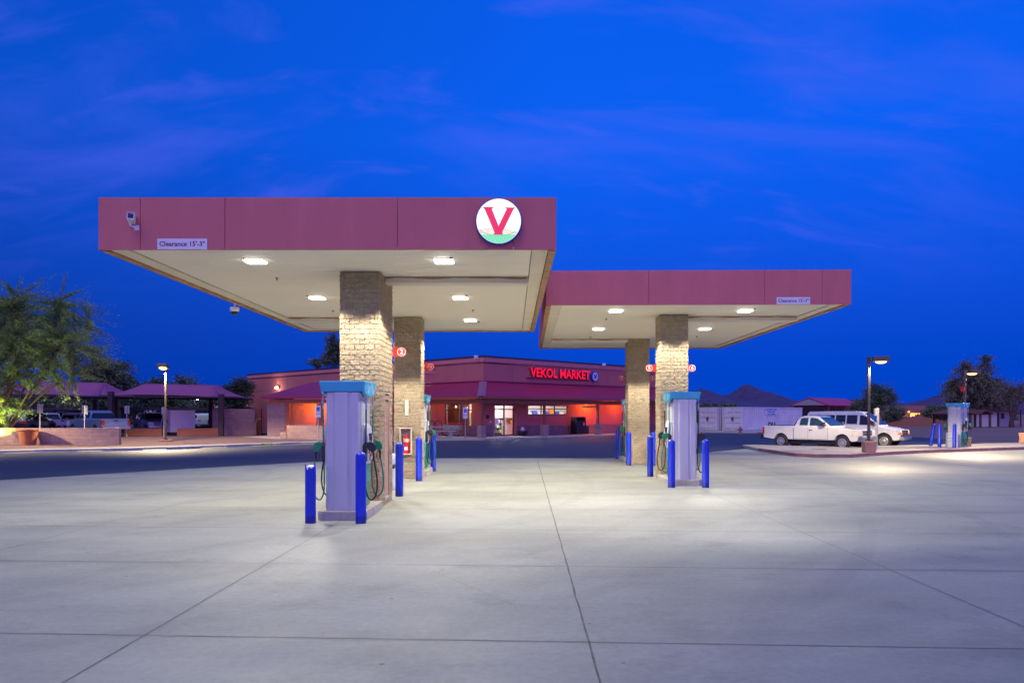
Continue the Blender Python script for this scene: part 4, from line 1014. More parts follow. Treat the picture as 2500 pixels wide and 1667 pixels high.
# wall boxes by the door
g = MB(); g.box(tr_(1190)-.12, tr_(1190)+.12, -.08, -.001, 1.5, 1.8); g.build('wall_box', 'dark', ST); g = MB(); g.box(tr_(1197)-.06, tr_(1197)+.06, -.07, -.001, 1.15, 1.35); g.build('socket_box', 'white_plastic', ST)
# bright wall lamp on the left wing
tw = tl_(681); zw = zl(681, 945.5)
t = thing('wall_lamp', 'dazzling warm wall lamp high on the left part of the store', 'wall lamp', bl(-.0, tw, zw), al)
g = MB(); g.box(-.16,-.0,-.22,.22,-.12,.2); g.build('housing', 'pole', t, bevel=.02)
g = MB(); g.lathe([(.02,.10),(.13,.06),(.19,.0),(.13,-.06),(.02,-.10)], (-.25,0,-.05), 16); g.build('bulb', 'lens_wall', t, smooth=True)
point('lamp_light', (-.9,0,-.1), 40, (1,.80,.5), .12, t)

# ---- things on and before the patio
def pt(x, y, z=0): return gp(x, y, z)
t = thing('picnic_table', 'pale concrete picnic table with benches on the store patio', 'picnic table', (-5.1, 57.2, .14), R(8))
g = MB(); g.box(-1.0,1.0,-.38,.38,.72,.80); g.build('tabletop', 'walk', t, bevel=.01)
for s in (-1, 1):
    g = MB(); g.box(-.9,.9,s*.78-.16,s*.78+.16,.42,.49); b_ = g.build('bench', 'walk', t, bevel=.01)
    g = MB(); g.box(-.55,-.40,s*.78-.07,s*.78+.07,0,.42); g.box(.40,.55,s*.78-.07,s*.78+.07,0,.42); g.build('leg', 'walk', b_)
for s in (-1, 1): g = MB(); g.prism([(-.22,0),(.22,0),(.12,.72),(-.12,.72)], (s*.6-.06,s*.6+.06), 'x'); g.build('leg', 'walk', t)
t = thing('picnic_table', 'second pale picnic table left of the one beside the parked carts', 'picnic table', (-6.7, 58.6, .14), R(-6))
g = MB(); g.box(-.8,.8,-.38,.38,.72,.80); g.build('tabletop', 'walk', t, bevel=.01)
g = MB(); g.box(-.8,.8,-.92,-.62,.42,.49); g.build('bench', 'walk', t, bevel=.01)
for s in (-1, 1): g = MB(); g.box(s*.5-.07,s*.5+.07,-.3,.3,0,.72); g.build('leg', 'walk', t)
def cart(label):
    t = thing('shopping_cart', label, 'shopping cart', (0,0,0), 0, 'nested shopping carts before the side window')
    g = MB(); 
    for k in range(6):
        z = .5+k*.07; w_ = .20+.05*k/5; g.tube([(-.38,-w_,z),(.42,-w_,z),(.42,w_,z),(-.38,w_,z),(-.38,-w_,z)], .010, 4)
    for k in range(8):
        x = -.38+k*.11; g.tube([(x,-.20,.5),(x,-.25,.85)], .008, 4); g.tube([(x,.20,.5),(x,.25,.85)], .008, 4)
    g.build('basket', 'galv', t)
    g = MB(); g.tube([(-.5,-.25,1.0),(-.5,.25,1.0)], .022, 6); g.tube([(-.5,-.25,1.0),(-.38,-.25,.85)], .012, 5); g.tube([(-.5,.25,1.0),(-.38,.25,.85)], .012, 5); g.build('handle', 'red', t)
    g = MB(); g.tube([(-.36,-.22,.5),(-.40,-.24,.14),(.40,-.20,.14)], .014, 5); g.tube([(-.36,.22,.5),(-.40,.24,.14),(.40,.20,.14)], .014, 5); g.build('frame', 'galv', t)
    for x in (-.4, .4):
        for y in (-.22, .22): g = MB(); g.lathe([(.06,-.02),(.06,.02)], (x, y, .06), 10, 'y'); g.build('wheel', 'black', t)
    return t
k0 = cart('shopping cart nearest the corner post, end of the nested row'); lbs = ['second shopping cart of the nested row before the side window', 'middle shopping cart of the nested row before the side window', 'fourth shopping cart of the nested row before the side window', 'shopping cart at the table end of the nested row']
base = Vector(bl(-1.1, 1.9, .14)); k0.location = base; k0.rotation_euler = (0,0,al+R(90))
for i, lb in enumerate(lbs): dup(k0, lb, base+Vector((-sa, ca, 0))*.38*(i+1), al+R(90))
for i, (x, lb) in enumerate(((1053,'left bicycle hoop behind the picnic tables'),(1069,'right bicycle hoop behind the picnic tables'))):
    g = MB(); Y = 61.3; g.tube([(-.32,0,0),(-.32,0,.9)]+[(-.32*math.cos(k*math.pi/8),0,.9+.3*math.sin(k*math.pi/8)) for k in range(1,8)]+[(.32,0,.9),(.32,0,0)], .035, 6)
    o = g.build('bicycle_hoop', 'dark', smooth='auto'); o.location = (px(x, Y), Y, .14); tag(o, lb, 'bike rack', 'bicycle hoops')
def ada(x, yb, ytop, lb, Yd=None):
    X, Y, _ = gp(x, yb); Y0 = Yd or Y; X = px(x, Y0); zt = pz(ytop, Y0); t = thing('accessible_parking_sign', lb, 'sign', (X, Y0, 0), 0, 'blue accessible parking signs')
    g = MB(); g.tube([(0,0,0),(0,0,zt)], .03, 8); g.build('post', 'galv', t)
    g = MB(); g.box(-.17,.17,-.045,-.035,zt-.55,zt); pl_ = g.build('sign_plate', 'sign_white', t); g = MB(); g.box(-.17,.17,-.045,-.035,zt-.80,zt-.58); g.build('lower_plate', 'sign_white', t)
    g = MB(); g.box(-.09,.09,-.048,-.046,zt-.38,zt-.13); g.build('blue_panel', 'sign_blue', pl_)
    g = MB(); g.lathe([(.018,-.050),(.018,-.049)], (-.01,0,zt-.165), 8, 'y'); g.tube([(-.01,-.05,zt-.19),(-.01,-.05,zt-.27),(.03,-.05,zt-.27),(.045,-.05,zt-.33)], .007, 4); g.tube([(-.01+.05*math.cos(a),-.05,zt-.29+.05*math.sin(a)) for a in [math.pi*.6+k*.5 for k in range(9)]], .005, 4); g.build('wheelchair_symbol', 'sign_white', pl_)
ada(777, 1080, 989, 'blue wheelchair parking sign left of the nearest dispenser'); ada(1136, 1071, 994, 'blue wheelchair parking sign before the store window', 55.0)
# wheel stops
def stop_mesh():
    g = MB(); g.prism([(-.08,0),(.08,0),(.05,.12),(-.05,.12)], (-.92,.92), 'x'); return g.build('wheel_stop', 'stop', bevel=.008)
s0 = None
sts = [((-2,1106),(10,1106),'wheel stop cut by the left edge of the picture'),((84,1103.5),(190,1101.5),'wheel stop before the terracotta pot wall, second from the left edge'),((252,1100.5),(348,1098.5),'wheel stop before the right end of the front block wall'),
       ((403,1097),(491,1094),'wheel stop right of the left lamp post'),((545,1091.5),(622,1088),'wheel stop before the dark canopy post'),((672,1086.5),(744,1083),'wheel stop before the stepped low wall'),((781,1081.5),(840,1080),'wheel stop half hidden by the nearest dispenser')]
for (a, b_, lb) in sts:
    p, q = Vector(gp(*a)), Vector(gp(*b_))
    if lb.startswith('wheel stop cut'): p = q-Vector((1.6,1.0,0))
    c = (p+q)/2; ang = math.atan2(q.y-p.y, q.x-p.x)
    if s0 is None: o = s0 = stop_mesh()
    else: o = s0.copy(); COL.objects.link(o)
    # seat it just before the kerb line
    o.location = c; o.rotation_euler = (0,0,ang); tag(o, lb, 'wheel stop', 'concrete wheel stops')
for i, lb in enumerate(['wheel stop before the corner pier of the store','wheel stop before the store door','wheel stop right of the store door','wheel stop under the store windows','wheel stop before the black bins']):
    o = s0.copy(); COL.objects.link(o); o.location = bl(-1.6+i*2.7, -4.15); o.rotation_euler = (0,0,al); tag(o, lb, 'wheel stop', 'concrete wheel stops')
# bins at the store
tb = tr_(1411, .7); t = thing('waste_bin', 'tall black double bin with a white emblem against the orange lit wall', 'bin', bl(tb, -.75, .14), al)
g = MB(); g.box(-.62,.0,-.35,.35,0,1.15); g.build('bin_body', 'dark', t, bevel=.02); g = MB(); g.box(.02,.62,-.35,.35,0,1.15); g.build('bin_body', 'dark', t, bevel=.02)
g = MB(); g.box(-.62,.62,-.35,.35,1.42,1.48); g.box(-.62,-.58,-.3,.3,1.15,1.42); g.box(.58,.62,-.3,.3,1.15,1.42); g.box(-.02,.02,-.3,.3,1.15,1.42); g.build('hood', 'dark', t)
g = MB(); g.prism([(.22,.75),(.42,.75),(.36,.85),(.40,.9),(.32,1.0),(.24,.9),(.28,.85)], (-.358,-.352), 'y'); g.build('emblem', 'sign_white', t)
g = MB(); g.box(-.2,.2,-.25,.25,0,.62); g.box(-.22,.22,-.27,.27,.62,.66); o = g.build('ash_bin', 'dark', bevel=.015); o.location = bl(tb+.98, -.7, .14); o.rotation_euler = (0,0,al); tag(o, 'low black bin right beside the tall black bin', 'bin')
tq = tr_(1276, .8); t = thing('basket_stack', 'small black tub with a white bag right of the store door', 'tub', bl(tq, -.8, .14), al)
g = MB(); g.hexa([(-.3,-.2,0),(.3,-.2,0),(.3,.2,0),(-.3,.2,0),(-.38,-.26,.38),(.38,-.26,.38),(.38,.26,.38),(-.38,.26,.38)]); g.build('tub', 'dark', t, bevel=.02)
g = MB(); g.lathe([(.15,.38),(.18,.48),(.12,.6),(.05,.68),(.02,.7)], n=10); g.build('bag', 'sign_white', t, smooth=True)

# ================================================================ left: walls, pot, lamp, signs, shade roofs
g = MB(); g.box(-36,-25.2,44.9,45.2,0,1.05); g.box(-25.2,-24.9,44.3,45.2,0,1.05); o = g.build('block_wall_return', 'block'); tag(o, 'set back brown block wall behind the terracotta pot', 'wall')
g = MB(); g.box(-24.88,-22.55,44.2,44.45,0,1.06); o = g.build('block_wall', 'block', bevel=.01); tag(o, 'free standing low pinkish block wall right of the terracotta pot', 'wall')
t = thing('terracotta_pot', 'big terracotta pot standing against the low block wall', 'pot', (px(73.5, 44.3)-.05, 44.2, .1))
g = MB(); g.lathe([(.40,0),(.46,.5),(.50,.76),(.51,.80)], n=28); g.build('pot_body', 'terra', t, smooth='auto'); g = MB(); g.lathe([(.53,.80),(.56,.83),(.55,.89),(.47,.90),(.45,.80)], n=28); g.build('rim', 'terra', t, smooth='auto')
def solid(name, x0, x1, y0, y1, z0, z1, m, lb, cat='wall', bev=.01):
    g = MB(); g.box(x0, x1, y0, y1, z0, z1); o = g.build(name, m, bevel=bev); return tag(o, lb, cat)
solid('parking_wall', -31.2, px(394,61.5), 61.5, 61.8, .1, pz(1045.5,61.5), 'brown_wall', 'low brown wall between the front block wall and the white container')
solid('parking_wall', px(432,61.6), px(534,61.6), 61.6, 61.9, .1, pz(1045.5,61.5), 'brown_wall', 'low brown wall right of the white container')
solid('yard_wall', px(518,64), px(622,64), 64, 64.3, .1, pz(998,64), 'block_dark', 'tall purple grey block wall behind the dark canopy post')
solid('yard_wall_recess', px(623,66), px(646,66), 65.0, 65.3, .1, pz(998,65), 'brown_wall', 'recessed brown wall piece between the tall block walls')
g = MB(); g.tube([(0,0,0),(0,0,1.0),(.05,0,1.25),(.18,0,1.36),(.45,0,1.36)], .035, 6); o = g.build('bent_pipe', 'rust', smooth='auto'); o.location = (px(625,63.9), 63.85, .1); tag(o, 'bent brown pipe at the end of the tall block wall', 'pipe')
g = MB(); g.box(px(700,54.4), px(860,54.4), 54.4, 54.65, .1, pz(1038,54.4)); g.box(px(684,54.4), px(699.9,54.4), 54.38, 54.67, .1, pz(1055,54.4)); o = g.build('planter_wall', 'block', bevel=.01); tag(o, 'low stepped block wall before the orange lit gate', 'wall')
def lamp_post(name, lb, X, Y, z0, hgt, headdir, base, light, tilt=0., hw=.34):
    t = thing('lamp_post', lb, 'lamp post', (X, Y, z0), 0, 'square headed lamp posts')
    g = MB()
    if base > .2: g.box(-.235,.235,-.235,.235,0,base); g.build('concrete_base', 'lamp_base', t, bevel=.03)
    else: g.box(-.35,.35,-.35,.35,0,base); g.build('concrete_base', 'lamp_base', t, bevel=.02)
    g = MB(); g.box(-.12,.12,-.12,.12,base,base+.06); g.build('base_cover', 'pole', t); g = MB(); g.box(-.055,.055,-.055,.055,base+.06,hgt); po = g.build('pole', 'pole', t, bevel=.012)
    dx, dy = headdir; hx, hy = dx*.50, dy*.50
    g = MB(); g.box(-.065,.065,-.065,.065,hgt-.25,hgt+.01)
    hm = Matrix.Translation((hx, hy, hgt-.10)) @ Matrix.Rotation(math.atan2(dy, dx), 4, 'Z') @ Matrix.Rotation(tilt, 4, 'Y')
    g.tube([(0,0,hgt-.1),(hx*.5,hy*.5,hgt-.1)], .03, 8); g.build('arm', 'pole', t)
    g = MB(hm); g.hexa([(-hw*.8,-hw*.8,-.10),(hw*.8,-hw*.8,-.10),(hw*.8,hw*.8,-.10),(-hw*.8,hw*.8,-.10),(-hw,-hw,.12),(hw,-hw,.12),(hw,hw,.12),(-hw,hw,.12)]) if False else g.box(-hw,hw,-hw*.85,hw*.85,-.10,.12)
    hd = g.build('lamp_head', 'pole', t, bevel=.02)
    g = MB(hm); g.lathe([(.02,-.20),(.12,-.19),(.21,-.155),(.25,-.1005)], n=20); g.build('lens', 'lens_warm', hd, smooth=True)
    spot('lamp_light', (hx, hy, hgt-.40), light, (1,.80,.48), 154, .25, .12, t, wing=2.1)
    return t
lamp_post('lamp_post', 'lamp post on the gravel strip at the left, lit head facing the lot', px(416.5,50.5)-.1, 50.0, .1, pz(893,50.3)-.1, (.12,-1), .10, 1500, tilt=-.30)
lamp_post('lamp_post', 'lamp post with square concrete base before the white pickup', px(2121,34.7), 34.7, .15, pz(872,34.7)-.15, (.95,-.3), .50, 560)
lamp_post('lamp_post', 'lamp post beside the lone dispenser carrying a small red number sign', px(2369,40.7), 41.2, .15, pz(901,40.9)-.15, (.95,.3), .48, 850)
lamp_post('lamp_post', 'lamp post just outside the left edge lighting the terracotta pot', -33.5, 41.5, .1, 4.6, (.3,-1), .10, 1200)
g = MB(); g.box(-.13,-.06,-.02,.02,0,.22); g.box(-.20,-.13,-.10,.10,-.01,.23); o = g.build('pump_sign', 'sign_red'); o.location = (px(2369,40.7), 41.2, pz(954,41)); o.rotation_euler = (0,0,R(20)); tag(o, 'small red number sign on the pole of the far right lamp', 'sign', 'red pump number signs')
t = thing('lamp_base_block', 'tan concrete block base cut by the right edge of the picture', 'concrete base', (px(2503,45.5), 45.5, .15)); g = MB(); g.box(-.235,.235,-.235,.235,0,.62); g.build('concrete_base', 'lamp_base', t, bevel=.03); g = MB(); g.box(-.055,.055,-.055,.055,.62,1.1); g.build('pole', 'pole', t)
def backsign(x, y0, y1, lb, Y=60, zb=.1):
    t = thing('parking_sign', lb, 'sign', (px(x,Y), Y, zb), 0, 'parking signs seen from behind'); zt = pz(y0, Y)-zb
    g = MB(); g.tube([(0,0,0),(0,0,zt)], .035, 6); g.build('post', 'galv', t); g = MB(); g.box(-.19,.19,.036,.045,zt-.62,zt-.02); g.build('sign_plate', 'sign_back', t)
backsign(97, 985, 0, 'back of a parking sign behind the set back block wall', 50); backsign(206, 989, 0, 'back of a parking sign before the silver blue pickup', 52)
backsign(309.5, 990, 0, 'back of a parking sign right of the silver blue pickup'); backsign(400, 993, 0, 'pair of grey sign backs before the white container', 60.5)
# signpost by the truck: two plates edge on
t = thing('signpost', 'thin grey post with two narrow plates standing right of the front lamp post', 'sign', (px(2141,37), 37.0, .15))
g = MB(); g.tube([(0,0,0),(.03,0,pz(995,37)-.15)], .025, 6); g.build('post', 'galv', t)
g = MB(); g.box(-.09,-.01,-.03,.13,pz(1012,37)-.2,pz(997,37)-.15); g.box(.04,.09,-.03,.13,1.2,pz(996,37)-.15); g.build('sign_plate', 'sign_back', t)
def shade_roof(lb, X0, X1, Y0, Y1, ze, zr_, posts):
    t = thing('shade_canopy', lb, 'shade canopy', ((X0+X1)/2, Y0, 0), 0, 'purple hipped shade roofs of the car park')
    ym = (Y0+Y1)/2; ins = (X1-X0)*.17; n = 14; vs = []; fs = []
    # sagging hipped fabric
    g = MB(); hp = lambda x, y, z: (x, y, z)
    def patch(a, b_, c, d_, sag=.18, k=10):
        a, b_, c, d_ = map(Vector, (a, b_, c, d_)); o0 = len(vs)
        for i in range(k+1):
            for j in range(k+1):
                u, v = i/k, j/k; p = (a*(1-u)+b_*u)*(1-v)+(d_*(1-u)+c*u)*v; p = p-Vector((0,0,sag*math.sin(math.pi*v)*1.)); p.z += .10*math.sin(math.pi*u)*(1-v); vs.append(tuple(p))
        for i in range(k):
            for j in range(k): q = o0+i*(k+1)+j; fs.append((q, q+k+1, q+k+2, q+1))
    r0, r1 = (X0+ins, ym, zr_), (X1-ins, ym, zr_-.15)
    patch((X0,Y0,ze),(X1,Y0,ze-.15),r1,r0); patch((X1,Y1,ze-.15),(X0,Y1,ze),r0,r1); patch((X0,Y1,ze),(X0,Y0,ze),r0,r0); patch((X1,Y0,ze-.15),(X1,Y1,ze-.15),r1,r1)
    g._add(vs, fs); o = g.build('fabric_roof', 'shade', t, world=True, smooth='auto'); sm = o.modifiers.new('th', 'SOLIDIFY'); sm.thickness = .02
    g = MB()
    for a, b_ in (((X0,Y0),(X1,Y0)),((X0,Y1),(X1,Y1)),((X0,Y0),(X0,Y1)),((X1,Y0),(X1,Y1))): g.tube([(a[0],a[1],ze-.12),(b_[0],b_[1],ze-.2)], .07, 6)
    g.build('edge_beam', 'post_dark', t, world=True)
    for (x, y, zt) in posts: g = MB(); g.box(x-.19,x+.19,y-.19,y+.19,.1,zt); g.build('post', 'post_dark', t, world=True, bevel=.01)
    return t
Y6 = 62.3
shade_roof('purple shade roof in the middle of the car park, between two dark posts', px(246,Y6), px(534,Y6), Y6, 70.5, pz(964,Y6), pz(936,66.5), [(px(271,Y6-.6), Y6-.6, pz(956,Y6)), (px(540,Y6-.6), Y6-.6, pz(962,Y6)), (px(290,71), 70.6, 3.2), (px(520,71), 70.6, 3.2)])
shade_roof('purple shade roof at the far left, partly behind the feathery tree', px(-60,Y6), px(244,Y6), Y6, 70.5, pz(962,Y6), pz(930,66.5), [(px(-50,Y6), Y6-.6, 3.3), (px(20,71), 70.6, 3.2), (px(240,71), 70.6, 3.2)])
# flat carport farther back
t = thing('flat_carport', 'long low dark carport roof across the back of the car park', 'carport', (-45, 84, 0)); g = MB(); g.box(px(60,84), px(600,84), 84, 87, pz(1001,84), pz(995,84)); g.build('roof', 'post_dark', t, world=True)
for x in (128, 300, 470): g = MB(); g.box(px(x,84.2)-.2, px(x,84.2)+.2, 84.1, 84.4, .1, pz(1001,84)); g.build('post', 'post_dark', t, world=True)

# white storage box by the low walls
t = thing('storage_container', 'white storage box with a hasp standing between the low brown walls', 'container', (px(428,64), 64, .1))
x0, x1, x2 = px(394,64)-px(428,64), px(416,64)-px(428,64), px(462,64)-px(428,64)
g = MB(); h_ = pz(1001,64)-.1; g._add([(x0,.8,.25),(x1,0,.25),(x2,1.2,.25),(x2-1.1,2.6,.25),(x0,.8,h_),(x1,0,h_),(x2,1.2,h_),(x2-1.1,2.6,h_)], [(0,1,2,3),(7,6,5,4),(0,4,5,1),(1,5,6,2),(2,6,7,3),(3,7,4,0)]); g.build('box_body', 'container', t, bevel=.02)
g = MB(); g._add([(x0-.01,.79,.1),(x1,-.02,.1),(x2+.01,1.2,.1),(x0-.01,.79,.24),(x1,-.02,.24),(x2+.01,1.2,.24)], [(0,1,4,3),(1,2,5,4)]); g.build('skid', 'post_dark', t)
g = MB(); g.box(x0+.35,x0+.40,.2,.26,1.0,1.3); g.build('hasp', 'dark', t)
g = MB(); g.tube([(x0-.35,.3,.1),(x0-.05,.9,h_+.5)], .04, 5); g.build('prop_pole', 'galv', t)
# low pale building and floodlight behind the car park
t = thing('distant_building', 'pale flat roofed building behind the car park trees', 'building', (-45, 118, 0)); g = MB(); g.box(px(330,118), px(612,118), 118, 128, 0, pz(962,118)); g.build('wall', 'white_wall', t, world=True); g = MB(); g.box(px(328,118), px(612,118), 117.8, 128, pz(962,118), pz(957,118)); g.build('roof', 'pink_wall', t, world=True)
for i, (x, y, Y, w_, lb) in enumerate(((578,969,95,200,'blinding white floodlight behind the palm like bush'),(402,976,112,120,'white floodlight glimpsed through the trees above the container'),(482,972,112,50,'dim floodlight between the trees right of the left lamp post'))):
    t = thing('floodlight', lb, 'floodlight', (px(x,Y), Y, pz(y,Y)), 0, 'white floodlights behind the car park'); g = MB(); rr_ = .34 if i == 0 else .28; g.lathe([(.02,rr_),(rr_*.7,rr_*.7),(rr_,0),(rr_*.7,-rr_*.7),(.02,-rr_)], n=14); g.build('lens', 'lens_white', t, smooth=True)
    g = MB(); g.tube([(0,.3,-.2),(0,.3,-pz(y,Y)+.1)], .06, 6); g.build('post', 'post_dark', t); point('lamp_light', (0,-.8,0), w_*.5, (1,1,.92), .3, t)
# ================================================================ vehicles
def wheel(t, x, y, r=.39, wd=.26, side=1, rimr=.24, holes=8):
    g = MB(); g.lathe([(r*.62,-wd/2+.01),(r*.9,-wd/2),(r,-wd/2+.04),(r,wd/2-.04),(r*.9,wd/2),(r*.62,wd/2-.01)], (x,y,r), 28, 'y'); ty = g.build('wheel', 'tyre', t, smooth='auto')
    s = side; g = MB(); g.lathe([(rimr,0),(rimr,.012),(rimr*.92,.02),(rimr*.85,-.02),(rimr*.45,-.01),(rimr*.40,.03),(rimr*.2,.04),(.01,.04)] if s > 0 else [(rimr,0),(rimr,-.012),(rimr*.92,-.02),(rimr*.85,.02),(rimr*.45,.01),(rimr*.40,-.03),(rimr*.2,-.04),(.01,-.04)], (x,y+s*wd/2-s*.008,r), 24, 'y'); g.build('rim', 'rim', ty, smooth='auto')
    g = MB()
    for k in range(holes):
        a = 2*math.pi*k/holes; g.lathe([(rimr*.13,s*.0),(rimr*.13,s*.006)], (x+rimr*.65*math.cos(a), y+s*wd/2+s*.003-s*.012, r+rimr*.65*math.sin(a)), 8, 'y')
    g.build('rim_hole', 'rimhole', ty)
def arch_pts(cx, r, z0, n=10, cz=.40, rev=False):
    a0 = math.asin(max(-1, (z0-cz)/r)); pts = [(cx+r*math.cos(t), cz+r*math.sin(t)) for t in [math.pi-a0-(math.pi-2*a0)*k/n for k in range(n+1)]]
    return pts
def car(label, cat, paint, kind, loc, rz, scale=1., glass='glass_car', name=None, group=None):
    t = thing(name or kind, label, cat, loc, rz, group, scale)
    if kind == 'pickup_truck':
        hw = .98; fx, rx = 1.88, -1.76; z0 = .52
        low = [(-2.85,.60),(-2.88,1.24),(-2.84,1.28),(-.98,1.285),(-.98,1.27),(.98,1.27),(1.15,1.26),(1.9,1.20),(2.55,1.12),(2.78,1.0),(2.83,.86),(2.83,.50),(2.45,.46)]
        cabp = [(-.97,.97),(-.93,1.27),(-.80,1.62),(-.62,1.80),(-.40,1.865),(.15,1.875),(.42,1.83),(1.20,1.27),(1.25,.97)]
        sidew = [((-.62,1.33),(-.60,1.69),(-.50,1.74),(-.14,1.75),(-.14,1.33)), ((-.02,1.33),(-.02,1.75),(.26,1.75),(.42,1.70),(.92,1.38),(.92,1.33))]
        ws = (.46,1.81,1.20,1.285); seam = (-.96,-.08,1.08)
    elif kind == 'van':
        hw = 1.0; fx, rx = 1.75, -1.68; z0 = .45
        low = [(-2.65,.50),(-2.70,1.25),(1.0,1.25),(1.45,1.24),(2.15,1.12),(2.52,1.0),(2.62,.88),(2.64,.48),(2.3,.42)]
        cabp = [(-2.69,.95),(-2.68,1.4),(-2.60,1.98),(-2.48,2.07),(-1.5,2.09),(.2,2.09),(.55,2.03),(1.52,1.25),(1.55,.95)]
        sidew = [((-2.50,1.36),(-2.48,1.86),(-1.0,1.87),(-1.0,1.36)), ((-.92,1.36),(-.92,1.87),(-.38,1.87),(-.38,1.36)), ((-.30,1.36),(-.30,1.87),(.28,1.87),(.28,1.36)), ((.42,1.32),(.42,1.86),(.55,1.86),(.72,1.80),(1.28,1.36),(1.28,1.32))]
        ws = (.60,2.01,1.50,1.275); seam = (-.34,.36,1.34)
    else:      # suv
        hw = .95; fx, rx = 1.42, -1.40; z0 = .40
        low = [(-2.30,.45),(-2.36,.95),(-2.30,1.12),(1.0,1.10),(1.9,1.02),(2.25,.85),(2.30,.45)]
        cabp = [(-2.30,.90),(-2.25,1.15),(-1.95,1.62),(-1.75,1.72),(-.8,1.77),(.1,1.74),(.30,1.69),(1.05,1.10),(1.10,.90)]
        sidew = [((-1.95,1.2),(-1.80,1.58),(-1.05,1.62),(-1.0,1.2)), ((-.92,1.2),(-.95,1.63),(-.15,1.64),(-.12,1.2)), ((-.04,1.2),(-.06,1.63),(.22,1.60),(.78,1.2))]
        ws = (.34,1.67,1.03,1.12); seam = (-.98,-.08,.95)
    tz = max(p[1] for p in cabp); ar = .47
    poly = low+arch_pts(fx, ar, z0)[::-1]+arch_pts(rx, ar, z0)[::-1]
    # body: three slices so that the shoulders round in
    def ring(inset, sc):
        cz = .85; return [(x*sc, z if z < cz else z) for x, z in poly]
    g = MB(); n = len(poly); ys = [(-hw,.99,0),(-hw+.05,1.,.0),(hw-.05,1.,0),(hw,.99,0)]
    vs = []
    for (y, sc, _) in ys:
        for x, z in poly:
            zz = z
            if abs(y) == hw and z > 1.0: zz = z-.05
            vs.append((x*(1 if abs(y) < hw else .992), y, zz))
    fs = []
    for r_ in range(3):
        for i in range(n): a = r_*n+i; b_ = r_*n+(i+1) % n; fs.append((a, a+n, b_+n, b_))
    fs += [tuple(range(n)), tuple(range(4*n-1, 3*n-1, -1))]
    g._add(vs, fs); body = g.build('body', paint, t, bevel=.03, seg=2)
    def wid(z): return hw-.035-max(0, (z-1.15))*.30
    g = MB(); m_ = len(cabp); vs = [(x, -wid(z), z) for x, z in cabp]+[(x, wid(z), z) for x, z in cabp]
    g._add(vs, [tuple(range(m_)), tuple(range(2*m_-1, m_-1, -1))]+[(i, m_+i, m_+(i+1) % m_, (i+1) % m_) for i in range(m_)])
    cab = g.build('cabin', paint, t, bevel=.035, seg=2)
    for s in (-1, 1):
        for wpoly in sidew:
            g = MB(); k = len(wpoly); vs = [(x, s*(wid(z)+.006), z) for x, z in wpoly]+[(x, s*(wid(z)-.02), z) for x, z in wpoly]
            g._add(vs, [tuple(range(k)), tuple(range(2*k-1, k-1, -1))]+[(i, k+i, k+(i+1) % k, (i+1) % k) for i in range(k)]); g.build('side_window', glass, cab)
    xa, za, xb, zb = ws; nv = Vector((zb-za, 0, xa-xb)).normalized()*-.010
    if nv.z < 0: nv = -nv
    def pane(x0, z0_, x1, z1_, nm, off):
        g = MB(); w0, w1 = wid(z0_)-.08, wid(z1_)-.05
        g._add([(x0+off.x,-w0,z0_+off.z),(x0+off.x,w0,z0_+off.z),(x1+off.x,w1,z1_+off.z),(x1+off.x,-w1,z1_+off.z)], [(0,1,2,3)]); return g.build(nm, glass, cab)
    pane(xa+.02, za-.02, xb-.03, zb+.03, 'windscreen', nv)
    rb = {'pickup_truck': ((-.955,1.33),(-.80,1.68)), 'van': ((-2.695,1.40),(-2.63,1.88)), 'suv': ((-2.20,1.22),(-1.99,1.58))}[kind]
    pane(rb[1][0], rb[1][1], rb[0][0], rb[0][1], 'rear_window', Vector((-.022,0,.008)))
    # seams
    g = MB()
    for s in (-1, 1):
        for x in seam: g.box(x-(.016 if x == seam[0] else .007), x+(.016 if x == seam[0] else .007), *sorted((s*(hw-.002), s*(hw+.003))), z0+.04, 1.18)
        g.box(seam[0], seam[-1], *sorted((s*(hw-.002), s*(hw+.003))), z0+.04, z0+.05)
    g.build('door_seam', 'dark', body)
    for s in (-1, 1):
        for x in ((-.02,) if kind == 'pickup_truck' else (-.02, .5)): g = MB(); g.box(x, x+.2, *sorted((s*hw, s*(hw+.03))), 1.04, 1.075); g.build('door_handle', 'dark', body, bevel=.008)
        mx_ = {'pickup_truck': .88, 'van': 1.2, 'suv': .78}[kind]
        g = MB(); g.box(mx_-.02, mx_+.08, *sorted((s*(hw-.05), s*(hw+.10))), 1.30, 1.34); g.box(mx_-.05, mx_+.10, *sorted((s*(hw+.05), s*(hw+.26))), 1.28, 1.52); g.build('mirror', 'dark', t, bevel=.02)
        for x in (fx, rx): wheel(t, x, s*(hw-.15), side=s, r=.39 if kind != 'suv' else .36)
        for x in (fx, rx): MB().prism(arch_pts(x, ar-.01, z0-.05), (s*(hw-.35), s*(hw-.33)), 'y').build('wheel_arch', 'arch', body)
        xf = max(p[0] for p in low); xr_ = min(p[0] for p in low)
        if kind == 'pickup_truck':
            g = MB(); g.prism([(xf-.42,.76),(xf+.02,.76),(xf+.01,1.0),(xf-.10,1.09),(xf-.46,1.10)], tuple(sorted((s*(hw-.44), s*(hw+.008)))), 'y'); g.build('headlight', 'headlight', t, bevel=.01)
            g = MB(); g.box(xr_-.02, xr_+.10, *sorted((s*(hw-.16), s*(hw+.008))), .82, 1.20); g.build('tail_light', 'tail', t, bevel=.01)
        elif kind == 'van':
            g = MB(); g.prism([(xf-.20,.88),(xf+.008,.88),(xf-.05,1.02),(xf-.24,1.03)], tuple(sorted((s*(hw-.36), s*(hw+.006)))), 'y'); g.build('headlight', 'headlight', t, bevel=.01)
            g = MB(); g.box(xf-.16, xf+.012, *sorted((s*(hw-.40), s*(hw+.007))), .76, .86); g.build('indicator', 'amber', t, bevel=.008)
